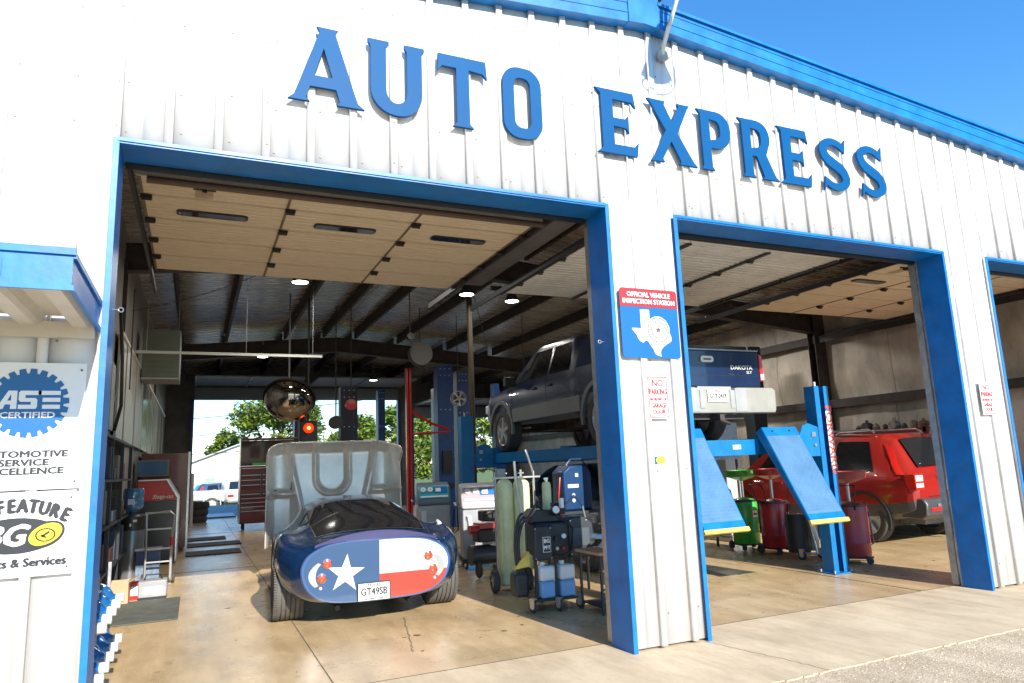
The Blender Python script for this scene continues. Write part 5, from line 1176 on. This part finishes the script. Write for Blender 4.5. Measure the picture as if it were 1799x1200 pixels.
# ============================================================ equipment along the right of bay one
def caster(par, x, y, r=.05, rot=0, m=None):
    t = MB().lathe([(0, -.016), (r*.8, -.016), (r, -.008), (r, .008), (r*.8, .016), (0, .016)], (0, 0, 0), 'X', 18).xf(Matrix.Translation((x, y, r))@Matrix.Rotation(rot, 4, 'Z')).build('caster', RUBBER, par)
    MB().box(-.022, -.018, -.03, .03, -.01, r+.02).box(.018, .022, -.03, .03, -.01, r+.02).box(-.022, .022, -.03, .03, r+.02, r+.026).cyl((-.02, 0, 0), (.02, 0, 0), r*.45, n=12).xf(Matrix.Translation((x, y, r))@Matrix.Rotation(rot, 4, 'Z')).build('fork', mat('bright_zinc', (.6, .6, .6), .3, .8), t)
MG = mat('machine_grey', (.36, .37, .38), .4, .3, var=.15)
def ac(name, label, loc, rz, topm, screen, w2=.27, h=1.20):
    b = thing(name, label, 'service machine', loc, rz)
    MB().prism([(-w2, .14), (w2, .14), (w2, .82), (w2-.02, .84), (-w2+.02, .84), (-w2, .82)], -.22, .25).build('cabinet', MG, b, bevel=.03)
    MB().prism([(-.26, .845), (.25, .845), (.25, h), (.10, h+.01), (-.10, h-.04), (-.24, .93)], -w2-.01, w2+.01, 'YZ').build('head', topm, b, bevel=.03)
    # sloping dash
    a = math.atan2(h-.04-.93, .14)
    def D(x, s, o): return (x, -.24+.14*s-o*math.sin(a), .93+(h-.97)*s+o*math.cos(a))
    def dash(x0, x1, s0, s1, o, m, nm): return MB().add([D(x0, s0, o), D(x1, s0, o), D(x1, s1, o), D(x0, s1, o)], [(0, 1, 2, 3)]).build(nm, m, b, recalc=False)
    dash(-w2+.02, w2-.02, .08, .95, .006, screen, 'dash')
    for i, x in enumerate((-w2+.09, -w2+.21)):
        c = Vector(D(x, .68 if i == 0 else .68, .008)); n_ = Vector((0, -math.sin(a), math.cos(a)))
        MB().cyl(c, c+n_*.015, .045, n=20).build('gauge', mat('gauge_face', (.75, .73, .7), .4), b); MB().cyl(c+n_*.016, c+n_*.018, .008, n=8).build('gauge_hub', REDPR, b)
    dash(.0, w2-.04, .45, .85, .012, mat('blue_screen', (.03, .16, .42), .2), 'screen'); dash(.03, .12, .52, .78, .014, PAPER, 'display')
    dash(-w2+.04, w2-.04, .14, .24, .012, PAPER, 'strip_label')
    MB().box(-w2+.05, -w2+.13, -.228, -.222, .55, .75).build('label', PAPER, b)
    MB().box(-w2-.02, w2+.02, -.26, .28, .09, .135).build('base', BLACK, b)
    for x in (-w2+.04, w2-.04):
        for y in (-.2, .22): caster(b, x, y, .045, .4)
    MB().tube([(w2+.0, -.1, .8), (w2+.12, -.16, .78), (w2+.14, -.1, .4), (w2+.05, -.05, .3), (w2+.08, -.12, .75)], .012, 8).build('hose', BLACK, b)
    MB().tube([(-w2, .1, .9), (-w2-.1, .0, .93), (-w2-.1, -.2, .92)], .014, 8).build('handle', STEEL, b)
    return b
ac('ac_service_machine', 'grey refrigerant service machine with a pink and blue dash, bay one', (4.42, 5.1, 0), -.25, mat('pale_machine_head', (.50, .48, .46), .35, var=.1), mat('pinkish_dash', (.42, .30, .34), .35))
ac('ac_service_machine', 'farther service machine with a teal dash beside the coupe', (4.28, 6.9, 0), -.2, mat('slate_machine_head', (.12, .17, .20), .35), mat('teal_dash', (.05, .35, .42), .3))
b = thing('bucket', 'small teal bucket on the floor behind the coupe tail', 'bucket', (3.75, 5.2, 0)); MB().lathe([(0, .0), (.10, 0), (.13, .27), (.137, .27), (.137, .285), (.125, .285), (.098, .01), (0, .01)], (0, 0, 0), 'Z', 24).build('pail', mat('teal_plastic', (.12, .36, .38), .4), b); MB().tube([(-.135, 0, .27), (-.09, -.05, .38), (.09, -.05, .38), (.135, 0, .27)], .004, 6).build('handle', STEEL, b)
b = thing('air_compressor', 'red and black engine unit between the service machine and green cylinders', 'compressor', (4.22, 4.25, 0))
MB().cyl((-.28, 0, .28), (.20, 0, .28), .13, n=20).build('tank', mat('dark_tank', (.06, .06, .065), .35, .3), b); MB().box(-.2, .05, -.12, .12, .45, .62).box(-.12, .12, -.14, .1, .72, .86).build('engine', BLACK, b, bevel=.02); MB().box(-.18, .04, -.13, .11, .63, .70).cyl((-.30, -.05, .62), (-.18, -.05, .62), .06, n=14).build('red_cover', REDP, b)
for x in (-.22, .12): MB().lathe([(0, -.02), (.09, -.02), (.105, 0), (.09, .02), (0, .02)], (0, 0, 0), 'X', 20).xf(Matrix.Translation((x, -.16, .105))).build('wheel', RUBBER, b)
MB().tube([(.18, -.05, .3), (.22, -.18, .6), (.1, -.2, .9), (-.1, -.15, .8)], .012, 8).build('hose', BLACK, b)
# pale green cylinders on a hand truck
b = thing('cylinder_cart', 'tall hand truck with chrome rail carrying two pale green gas cylinders', 'hand truck', (4.10, 3.15, 0), -.15)
CRM = mat('bright_zinc', (.6, .6, .6), .3, .8)
for x in (-.25, .24): MB().cyl((x, -.16, .06), (x, -.14, 1.38), .014, n=10).build('upright', CRM, b)
MB().box(-.28, .32, -.16, -.12, 1.30, 1.32).build('top_bar', CRM, b); MB().tube([(.24, -.14, 1.36), (.22, .0, 1.55), (.20, .02, 1.64)], .016, 8).build('handle', CRM, b); MB().box(-.3, .3, -.02, .02, .03, .05).build('axle', CRM, b); MB().box(-.2, .25, -.16, .02, .055, .065).build('foot_plate', CRM, b)
for x, s in ((-.30, -1), (.10, 1)):
    t_ = MB().lathe([(.075, -.035), (.10, -.04), (.125, -.03), (.13, 0), (.125, .03), (.10, .04), (.075, .035)], (0, 0, 0), 'X', 26).xf(Matrix.Translation((x, -.20, .13))).build('wheel', RUBBER, b)
    h_ = MB().lathe([(.078, -.025), (.07, -.02), (.0, -.02)], (0, 0, 0), 'X', 26)
    for k in range(5): a_ = 2*PI*k/5; h_.obb((-.028, .04*math.cos(a_), .04*math.sin(a_)), (.012, .07, .02), (a_, 0, 0))
    h_.xf(Matrix.Translation((x, -.20, .13))).build('rim', CRM, t_)
MB().obb((.32, -.18, .16), (.10, .14, .24), (.3, .2, .5)).build('grey_cloth', mat('grey_cloth', (.12, .12, .12), .9, var=.3), b, bevel=.03)
for k, x in enumerate((-.115, .095)):
    g = thing('gas_cylinder', ['left tall pale green gas cylinder on the cart', 'right tall pale green gas cylinder on the cart'][k], 'gas cylinder', (4.10+x, 3.10-x*.15, .07), 0, 'pale green gas cylinders')
    MB().lathe([(0, 0), (.095, 0), (.103, .02), (.103, 1.10), (.095, 1.17), (.06, 1.215), (.03, 1.225), (.028, 1.25), (0, 1.25)], (0, 0, 0), 'Z', 28).build('bottle', LGREEN, g, ang=50)
    MB().cyl((0, 0, 1.24), (0, 0, 1.33), .018, n=10).box(-.04, .04, -.01, .01, 1.28, 1.30).build('valve', CRM, g)
    MB().box(-.09, -.075, -.108, -.1, .2, 1.1).build('seam', mat('pale_strip', (.62, .66, .42), .3), g)
    if k: text('SUPERFLUSH', .055, INK, g, (.075, -.078, .72), M=Matrix.Rotation(.9, 4, 'Z')@FACE, rz=PI/2, bold=.001)
# regulator head box on the cart rail
tag(MB().box(3.84, 3.96, 3.0, 3.06, 1.32, 1.42).build('gauge_box', GREYP, bevel=.01), 'small grey gauge box on the rail of the cylinder cart', 'gauge')
g = thing('gas_cylinder', 'short pale green tube standing on the black coolant machine', 'gas cylinder', (4.07, 2.15, .93), 0, 'pale green gas cylinders')
MB().lathe([(0, 0), (.045, 0), (.05, .01), (.05, .30), (.04, .33), (0, .34)], (0, 0, 0), 'Z', 20).build('bottle', LGREEN, g); MB().cyl((0, 0, .335), (0, 0, .37), .02, n=10).box(-.03, .02, -.01, .01, .36, .38).build('valve', CRM, g)
# black coolant exchanger
BM = mat('slate_black_powdercoat', (.022, .028, .034), .45, var=.2)
b = thing('coolant_machine', 'black coolant exchange machine with hoses and a blue filled jug', 'service machine', (3.93, 1.95, 0), -.12)
MB().box(-.17, .20, -.18, .20, .52, .86).build('cabinet', BM, b, bevel=.03); MB().prism([(-.20, .865), (.235, .865), (.235, .885), (.10, .90), (.02, .985), (-.13, .995), (-.20, .92)], -.14, .20).build('sloped_lid', BM, b, bevel=.012)
MB().box(-.22, -.02, -.27, -.182, .50, .84).build('front_box', BM, b, bevel=.02)
for x, z in ((-.205, .52), (-.205, .815), (-.04, .52), (-.04, .815)): MB().cyl((x, -.276, z), (x, -.268, z), .007, n=8).build('screw', CRM, b)
for k, (x, z) in enumerate(((.05, .60), (.12, .60), (.05, .70), (.13, .72))): MB().cyl((x, -.186, z), (x, -.21, z), .018 if k < 2 else .025, n=12).build('knob', [CRM, REDP, BLACK, mat('gauge_face', (.75, .73, .7), .4)][k], b)
MB().tube([(.10, -.15, .93), (.22, -.24, .80), (.18, -.26, .58), (.05, -.24, .50), (-.02, -.22, .58)], .011, 8).tube([(-.05, -.1, .98), (-.16, -.2, 1.06), (-.27, -.2, .9), (-.28, -.2, .6)], .012, 8).build('hose', BLACK, b)
MB().tube([(.12, -.1, .95), (.30, -.12, 1.12), (.42, -.05, 1.0), (.45, -.1, .75)], .010, 8).build('hose', mat('grey_hose', (.16, .17, .18), .5), b)
pl = MB().box(-.13, -.045, -.276, -.271, .58, .73).build('emblem', PAPER, b)
MB().box(-.125, -.05, -.279, -.277, .585, .725).build('emblem_field', BM, pl); text('BG', .055, PAPER, pl, (-.088, -.281, .69), sx=.9, bold=.0015); text('PFT', .05, PAPER, pl, (-.088, -.281, .625), sx=.9, bold=.0015)
for x in (-.19, .20):
    for y in (-.2, .2): MB().box(x-.014, x+.014, y-.014, y+.014, .12, .5).build('leg', BM, b)
MB().box(-.22, .23, -.24, .23, .10, .125).build('base', BM, b); MB().box(-.0, .02, -.245, -.23, .12, .5).build('strap', BM, b)
for x, y in ((-.24, -.22), (.02, -.27), (.27, -.22), (.0, .22)): caster(b, x, y, .055, .5)
for k in range(3):
    R_ = .24+.03*k; MB().tube([(-.24-.02*k-.10*math.sin(a_), -.12, .62+R_*1.15*math.cos(a_)) for a_ in [PI*i/14 for i in range(15)]], .014, 8).build('hose', BLACK, b)
MB().prism([(-.40, .42), (-.24, .44), (-.24, .58), (-.34, .50)], -.16, -.06).build('yellow_guard', YELL, b)
MB().box(-.40, -.25, -.15, .05, .14, .38).build('side_case', BM, b, bevel=.03)
for k in range(4): MB().box(-.37, -.28, -.156, -.151, .18+k*.04, .20+k*.04).build('vent', BLACK, b)
MB().tube([(-.25, .0, .9), (-.29, .02, 1.2), (-.31, .02, 1.5)], .016, 8).build('wand', CRM, b)
MB().cyl((.05, -.16, .97), (.05, -.22, .99), .05, n=16).cyl((.13, -.12, .94), (.15, -.14, 1.06), .025, n=10).box(.08, .20, -.1, .02, .93, 1.05).build('gauges', BLACK, b); MB().cyl((.14, -.15, 1.0), (.14, -.15, 1.10), .028, n=12).build('white_canister', PAPER, b)
MB().cyl((.05, -.222, .99), (.05, -.226, .991), .038, n=16).build('gauge_face', mat('gauge_face', (.75, .73, .7), .4), b)
MB().prism([(.21, .48), (.50, .48), (.52, .62), (.50, .84), (.40, .90), (.21, .90)], -.12, .14).build('second_cabinet', BM, b, bevel=.02); MB().box(.26, .45, -.126, -.121, .60, .78).build('panel_plate', mat('slate_plate', (.06, .075, .085), .4), b)
for x, z in ((.24, .52), (.48, .52), (.24, .86), (.42, .86)): MB().cyl((x, -.13, z), (x, -.12, z), .007, n=8).build('screw', CRM, b)
def jug(x, y, lab):
    j = thing('coolant_jug', lab, 'jug', (x, y, .127), 0, 'translucent jugs with blue coolant')
    MB().box(-.085, .085, -.085, .085, 0, .165).build('blue_fluid', FLUID, j, bevel=.025); MB().box(-.087, .087, -.087, .087, .166, .315).build('jug', JUG, j, bevel=.025)
    MB().cyl((-.03, 0, .31), (-.03, 0, .35), .03, n=14).build('cap', PAPER, j)
jug(3.83, 1.80, 'left translucent jug half full of blue coolant under the black machine'); jug(4.04, 1.77, 'right translucent jug half full of blue coolant under the black machine')
# stand with papers and the blue machine
t = thing('work_table', 'thin black steel stand strewn with papers beside the pillar', 'table', (4.38, 1.45, 0))
for x in (-.20, .24):
    for y in (-.18, .22): MB().box(x-.011, x+.011, y-.011, y+.011, .0, .56).build('leg', BM, t)
MB().box(-.24, .28, -.22, .26, .56, .585).build('tabletop', CARD, t); MB().box(-.2, .24, -.18, .22, .06, .075).box(-.2, .24, -.185, -.175, .22, .24).build('lower_shelf', BM, t)
random.seed(5)
for k, (px, py, rx, ry, rz, lb) in enumerate(((-.10, -.15, .25, -.35, .3, 'white paper slipping off the front of the stand'), (.05, -.02, .55, .2, -.5, 'crumpled pale blue sheet propped on the stand'), (.12, .02, .9, -.4, .2, 'tilted blue grey sheet behind the papers'), (-.12, -.02, .1, .2, 1.0, 'flat white sheet at the stand edge'))):
    o = MB().grid(lambda u, v: (.26*(u-.5), .20*(v-.5), .03*math.sin(5*u+3*v+k)), 6, 6).xf(Euler((rx, ry, rz)).to_matrix().to_4x4()).build('paper_sheet', mat('pale_blue_paper' if k in (1, 2) else 'white_paper', (.40, .50, .58) if k in (1, 2) else (.68, .68, .66), .7), solid=.002)
    o.location = (4.38+px, 1.45+py-.04, .66+.02*k); tag(o, lb, 'paper', 'papers on the steel stand')
t = thing('blue_service_unit', 'upright dark blue service unit with a label by the pillar', 'service machine', (4.50, 2.35, 0))
BU = mat('navy_unit_paint', (.004, .035, .11), .35, var=.15)
MB().prism([(-.17, .93), (.20, .93), (.20, 1.34), (.14, 1.43), (-.08, 1.43), (-.17, 1.36)], -.12, .16).build('case', BU, t, bevel=.02); MB().box(-.24, .30, -.2, .24, .895, .925).build('shelf', BM, t)
for x in (-.22, .28):
    for y in (-.18, .22): MB().box(x-.012, x+.012, y-.012, y+.012, 0, .895).build('leg', BM, t)
MB().box(-.12, .02, -.126, -.121, 1.18, 1.22).cyl((-.05, -.128, 1.10), (-.05, -.121, 1.10), .02, n=10).cyl((-.05, -.128, 1.04), (-.05, -.121, 1.04), .022, n=10).box(-.02, .02, -.128, -.121, 1.30, 1.34).build('controls', mat('pale_control', (.5, .55, .62), .4), t)
MB().tube([(-.12, -.1, 1.43), (-.05, -.1, 1.50), (.08, -.1, 1.50), (.14, -.1, 1.43)], .012, 8).build('handle', BU, t); MB().box(-.12, .1, -.21, -.2, .70, .80).build('white_label', PAPER, t)
MB().tube([(-.2, -.1, 1.3), (-.27, -.15, 1.0), (-.22, -.22, .72), (-.1, -.25, .6)], .01, 8).build('cord', REDP, t)
# ============================================================ second bay
def drain(name, label, loc, rz, m, bowl=True, hose=True, hz=1.08, bm=None):
    b = thing(name, label, 'oil drainer', loc, rz, 'wheeled oil drain drums in the second bay')
    MB().lathe([(0, .09), (.19, .09), (.205, .11), (.205, .26), (.210, .265), (.205, .27), (.205, .60), (.205, .73), (.19, .76), (.10, .79), (0, .80)], (0, 0, 0), 'Z', 32).build('drum', m, b, ang=50)
    MB().lathe([(.205, .735), (.215, .74), (.215, .765), (.2, .77)], (0, 0, 0), 'Z', 32).build('rim', BLACK, b)
    MB().cyl((0, 0, .78), (0, 0, hz), .022, n=10).build('stem', CRM, b)
    if bowl: MB().lathe([(.02, hz-.02), (.10, hz), (.24, hz+.05), (.25, hz+.14), (.255, hz+.145), (.24, hz+.145), (.23, hz+.07), (.10, hz+.02), (0, hz+.0)], (0, 0, 0), 'Z', 32).build('funnel_bowl', bm or m, b, ang=50)
    MB().tube([(-.20, -.06, .70), (-.26, -.08, .92), (-.34, -.08, 1.02), (-.34, .12, 1.02), (-.26, .12, .92), (-.20, .10, .70)], .011, 8).build('push_handle', BLACK, b)
    for x, y in ((-.19, .14), (.19, .14), (-.15, -.17), (.17, -.16)):
        r = .065 if y > 0 else .045; MB().lathe([(0, -.022), (r*.85, -.022), (r, -.01), (r, .01), (r*.85, .022), (0, .022)], (x, y, r), 'X', 20).build('wheel', RUBBER, b)
    MB().box(-.19, .19, -.17, .15, .07, .088).box(-.02, .02, -.22, -.17, .06, .085).build('chassis', BLACK, b)
    if hose: MB().tube([(.12, -.19, .74), (.02, -.23, .60), (.0, -.225, .42), (.10, -.24, .25), (.22, -.20, .20), (.24, -.10, .35), (.21, -.05, .6)], .012, 8).build('hose', BLACK, b)
    MB().grid(lambda u, v: (.2075*math.sin(.1+.5*u), -.2075*math.cos(.1+.5*u), .50+.10*v), 5, 1).build('decal', PAPER, b, recalc=False); MB().grid(lambda u, v: (.2085*math.sin(.15+.4*u), -.2085*math.cos(.15+.4*u), .53+.035*v), 5, 1).build('decal_band', REDPR if m is not DRUMR else INK, b, recalc=False)
    MB().grid(lambda u, v: (.2075*math.sin(.6+.25*u), -.2075*math.cos(.6+.25*u), .28+.12*v), 3, 1).build('decal', YELL, b, recalc=False)
    return b
drain('oil_drainer', 'bright green oil drain drum with a shallow funnel bowl', (8.55, 4.05, 0), -.2, GREEN, hose=False)
drain('oil_drainer', 'dark red oil drain drum with a black hose, beside the green one', (8.55, 3.42, 0), .1, DRUMR, hz=1.1)
drain('oil_drainer', 'dull maroon oil drain drum right of the blue lift post', (8.60, 2.08, 0), .7, mat('faded_maroon_paint', (.32, .04, .045), .45, var=.15, dirt=.15), hz=1.05)
b = thing('wheeled_stand', 'silver wheeled stand with a black drum and a grey cylinder', 'stand', (8.52, 2.78, 0))
MB().lathe([(0, .08), (.15, .08), (.155, .55), (.14, .60), (0, .60)], (-.10, .08, 0), 'Z', 24).build('black_drum', BLACK, b); MB().lathe([(0, .08), (.09, .08), (.09, .5), (.05, .55), (0, .55)], (.18, .10, 0), 'Z', 20).build('grey_cylinder', mat('grey_green_cyl', (.25, .27, .24), .4), b)
MB().cyl((.0, -.14, .06), (-.09, -.10, .78), .016, n=8).cyl((.04, -.15, .07), (.28, -.1, .10), .02, n=8).cyl((.04, -.15, .07), (-.2, -.1, .08), .016, n=8).cyl((.02, -.14, .25), (-.02, -.12, .45), .035, n=12).build('jack_leg', CRM, b)
for x, y in ((.05, -.16), (-.25, -.1), (.30, -.02)): caster(b, x, y, .06, .3)
b = thing('tyre_changer_cabinet', 'tall pale grey machine cabinet behind the left ramp', 'machine', (9.20, 5.1, 0))
MB().box(-.17, .17, -.16, .3, .10, 1.46).build('cabinet', mat('pale_grey_machine', (.40, .40, .40), .5, var=.15), b, bevel=.015); MB().box(-.24, .26, -.26, .34, .0, .06).box(-.2, .2, -.2, .3, .06, .1).build('foot', mat('pale_grey_machine', (.4, .4, .4), .5), b)
for x in (-.16, .0, .18): MB().obb((x, -.27, .05), (.05, .02, .08), (0, .5, 0)).build('clamp', BLACK, b)
b = thing('drum', 'upright deep green drum cabinet behind the left ramp', 'drum', (10.0, 6.5, 0)); MB().box(-.2, .2, -.2, .3, .04, 1.42).build('cabinet', mat('deep_green_paint', (.012, .13, .03), .4, var=.3), b, bevel=.02); MB().box(-.12, .12, -.21, -.201, .6, .9).build('door', mat('deep_green_paint', (.012, .13, .03), .4), b)
b = thing('tread_plate_panel', 'upright diamond plate panel seen under the raised pickup', 'panel', (8.75, 4.6, 1.40)); MB().box(-.32, .30, 0, .03, .0, .62).build('plate', mat('pale_blue_tread', (.30, .38, .45), .4, .5, var=.2, vs=18, bump=.6, bs=70), b); MB().box(-.3, -.27, .03, .06, -1.4, .6).box(.25, .28, .03, .06, -1.4, .6).build('leg', DARKST, b)
# rack of junk along the right wall
b = thing('storage_rack', 'dark red steel rack against the stained right wall', 'rack', (12.75, 5.0, 0))
for y in (-1.4, 0, 1.4):
    for x in (-.25, .2): MB().box(x-.03, x+.03, y-.03, y+.03, 0, 1.9).build('upright', DARKST, b)
for z in (.5, 1.0, 1.35, 1.75): MB().box(-.28, -.22, -1.45, 1.45, z, z+.09).box(-.22, .2, -1.43, 1.43, z+.06, z+.08).build('beam', mat('rack_red', (.22, .025, .02), .5, var=.2), b)
random.seed(9)
for k in range(8):
    y = 3.75+k*.2; o = MB(); s = random.uniform(.045, .085); c = [(.24, .12, .07), (.3, .22, .16), (.1, .09, .09), (.35, .3, .26)][k % 4]
    if k % 3 == 0: o.cyl((-s, 0, s), (s, 0, s), s, n=12).cyl((0, 0, s), (0, 0, s*2.6), s*.4, n=10)
    elif k % 3 == 1: o.obb((0, 0, s), (s*1.6, s*1.8, s*2), (.1, .2, k)).obb((0, 0, s*2.1), (s*.8, s, s*.6), (0, .3, k))
    else: o.lathe([(0, 0), (s, 0), (s*1.1, s), (s*.6, s*1.8), (s*.3, s*2.1), (0, s*2.1)], (0, 0, 0), 'Z', 12)
    q = o.build('old_part', mat('junk_%d' % (k % 4), c, .7, .2, var=.4, vs=20)); q.location = (12.7, y, 1.835)
    tag(q, '%s on the dark red rack, %s from the near end' % (['rusty brown pot and neck', 'tan twisted block', 'black turned part', 'pale turned part'][k % 4] if k % 3 else ['rusty cylinder with a stub', 0, 0, 'pale cylinder with a stub', 0, 0, 'black cylinder with a stub', 0][k], ['first', 'second', 'third', 'fourth', 'fifth', 'sixth', 'seventh', 'eighth'][k]), 'used part', 'rusty parts on the wall rack')
suv('suv', 'pinkish red SUV at the right edge seen through the third opening', 'SUV', (12.0, -30, 0), 0, RCAR) if False else None
# ============================================================ beyond the rear doors
b = thing('white_shed', 'white metal gabled shed with a low grey roof behind the garage', 'building', (4.6, 66, -1.4))
SW = mat('white_shed_wall', (.62, .62, .62), .5, var=.04)
MB().prism([(-7, 0), (7, 0), (7, 3.1), (0, 5.7), (-7, 3.1)], 0, .1).box(-7, -6.9, .1, 30, 0, 3.1).box(6.9, 7, .1, 30, 0, 3.1).build('wall', SW, b)
for sx in (-1, 1): MB().add([(0, -.4, 5.82), (sx*7.4, -.4, 3.06), (sx*7.4, 30, 3.06), (0, 30, 5.82), (0, -.4, 5.70), (sx*7.4, -.4, 2.94), (sx*7.4, 30, 2.94), (0, 30, 5.70)], [(0, 1, 2, 3), (4, 7, 6, 5), (0, 4, 5, 1), (1, 5, 6, 2), (2, 6, 7, 3), (3, 7, 4, 0)]).build('roof', mat('grey_shed_roof', (.38, .38, .39), .5, var=.1), b)
for k in range(14): MB().box(-4.0+k*.26, -3.78+k*.26, -.05, -.001, 0, 3.2).build('door_board', mat('grey_shed_door', (.42, .45, .46), .5), b)
MB().box(-3.15, -2.3, -.10, -.051, 1.5, 2.6).build('green_panel', mat('pale_green_panel', (.22, .36, .24), .5), b)
def pk(name, label, loc, rz, pb): return pickup(name, label, loc, rz, pb, pb, detail=False)
p_ = pk('pickup_truck', 'white pickup truck parked on the grass outside the rear door', (.3, 40.0, -.52), -1.45, mat('white_truck_paint', (.42, .42, .40), .3, coat=.5))
suv('suv', 'dark blue grey SUV parked outside behind the white pickup', 'SUV', (.4, 44.0, -.7), -1.35, mat('blue_grey_paint', (.08, .11, .16), .25, .3, coat=1))
suv('sedan', 'pale sedan with a dark roof parked outside, partly behind the toolbox', 'car', (3.1, 38.8, -.5), .15, mat('pale_sedan_paint', (.5, .5, .46), .3, coat=.6), sedan=True)
# ---- trees
LEAF = []
for i, (c, c2) in enumerate((((.15, .23, .028), (.07, .13, .018)), ((.24, .29, .035), (.12, .18, .022)))):
    LEAF.append(mat('leaf_%d' % i, c, .55, c2=c2, vs=1.1))
for m in LEAF: m.node_tree.nodes['Principled BSDF'].inputs['Subsurface Weight'].default_value = 0
BARK = mat('bark', (.13, .10, .075), .9, var=.4, vs=8)
def tree(name, label, x, y, h, r, seed, n=5200, cat='tree', trunk=True, low=.3, group='trees beyond the rear doors', leafs=.24):
    rnd = random.Random(seed); t = thing(name, label, cat, (x, y, -.42 if y < 45 else -1.38), 0, group)
    cl = []
    for i in range(46):
        a = rnd.uniform(0, 2*PI); e = rnd.uniform(-.5, 1); rr_ = r*rnd.uniform(.35, .95)
        cl.append((Vector((math.cos(a)*rr_*math.sqrt(max(.05, 1-e*e)), math.sin(a)*rr_*math.sqrt(max(.05, 1-e*e)), h*(low+(1-low)*.5)+e*h*(1-low)*.46)), r*rnd.uniform(.16, .32)))
    m = MB()
    for i in range(n):
        c, cr_ = cl[i % len(cl)]; d = Vector((rnd.gauss(0, 1), rnd.gauss(0, 1), rnd.gauss(0, 1))).normalized()*cr_*rnd.uniform(.45, 1.08); p = c+d; s = leafs*rnd.uniform(.6, 1.5)
        e1 = Vector((rnd.gauss(0, 1), rnd.gauss(0, 1), rnd.gauss(0, .5))).normalized(); e2 = e1.cross(Vector((rnd.gauss(0, .5), rnd.gauss(0, .5), 1))).normalized()
        m.add([p-e1*s, p+e2*s*.5, p+e1*s, p-e2*s*.5], [(0, 1, 2, 3)], i % 2 if rnd.random() < .7 else 0)
    m.build('crown', LEAF, t, recalc=False)
    if trunk:
        tk = MB(); tr = h*.022+.04; tk.cyl((0, 0, 0), (.1, 0, h*.45), tr, tr*.6, 10, caps=False)
        for i in range(9):
            c, _ = cl[i*5]; z0 = h*rnd.uniform(.22, .5); tk.cyl((.05, 0, z0), tuple(c), tr*.42, tr*.12, 6, caps=False)
        tk.build('trunk', BARK, t)
    return t
tree('broadleaf_tree', 'big bright green tree behind the white shed, left rear opening', 8.2, 74, 12.0, 4.8, 1, 14000)
tree('broadleaf_tree', 'smaller rounded tree left of the big one behind the shed', 4.0, 82, 7.6, 2.6, 2, 4200)
tree('broadleaf_tree', 'leafy tree left of the utility pole, right rear opening', 17.0, 72, 8.4, 2.8, 4, 5200)
tree('broadleaf_tree', 'tall leafy tree right of the utility pole', 21.8, 70, 9.8, 3.6, 5, 6500)
tree('broadleaf_tree', 'darker tree behind the utility pole', 19, 92, 7.6, 4.5, 6, 4500)
tree('broadleaf_tree', 'slim tree between the two rear openings', 13.0, 84, 7.0, 3, 12, 3500)
tree('tall_shrub', 'tall bright hedge shrub beyond the pickup wheel', 15.9, 35.5, 5.4, 2.1, 7, 5000, 'shrub', low=.02, leafs=.14, group='hedge shrubs behind the garage')
tree('tall_shrub', 'tall hedge shrub right of the bright one', 19.6, 36.5, 5.6, 2.3, 8, 4500, 'shrub', low=.02, leafs=.14, group='hedge shrubs behind the garage')
tree('tall_shrub', 'hedge shrub seen left of the broad blue column', 12.4, 37, 4.9, 2.0, 9, 4200, 'shrub', low=.02, leafs=.14, group='hedge shrubs behind the garage')
tree('tall_shrub', 'sunny hedge shrub seen between the blue columns', 9.6, 40, 3.2, 1.7, 10, 3500, 'shrub', low=.02, leafs=.14, group='hedge shrubs behind the garage')
tree('tall_shrub', 'large shrub at the right end of the hedge', 23.6, 38, 6.0, 2.6, 11, 4000, 'shrub', low=.02, leafs=.12, group='hedge shrubs behind the garage')
t = thing('utility_pole', 'pale wooden utility pole with a crossarm behind the garage', 'utility pole', (13.6, 50, 0))
MB().cyl((0, 0, 0), (0, 0, 9.5), .17, .12, 12).build('pole', mat('pale_weathered_wood', (.42, .36, .30), .8, var=.2), t); MB().box(-1.1, 1.1, -.06, .06, 3.6, 3.72).box(-.9, .9, -.06, .06, 8.4, 8.52).build('crossarm', mat('pale_weathered_wood', (.42, .36, .3), .8), t)
MB().cyl((.35, 0, 5.3), (.35, 0, 6.2), .22, n=16).build('transformer', GREYP, t)
for x in (-.8, .8): MB().cyl((x, 0, 8.52), (x, 0, 8.7), .05, n=8).build('insulator', GREYP, t)
for k, (z0, z1, lb) in enumerate(((8.7, 6.9, 'highest overhead line crossing the left rear opening'), (7.0, 5.2, 'middle overhead line crossing the rear openings'), (5.3, 4.4, 'lower overhead line crossing the rear openings'), (3.75, 3.3, 'lowest overhead line at the crossarm height'))):
    wire((13.6, 50, z0), (-16, 56, z1), .5, lb, .03)
t = thing('pickup_tailgate_car', 'bright red car just visible through the third opening', 'car', (0, 0, 0)) if False else None
suv('suv', 'bright red SUV cut off at the right edge of the frame', 'SUV', (14.9, 3.9, 0), 0, mat('bright_red_paint', (.42, .02, .035), .25, coat=1)) if False else None
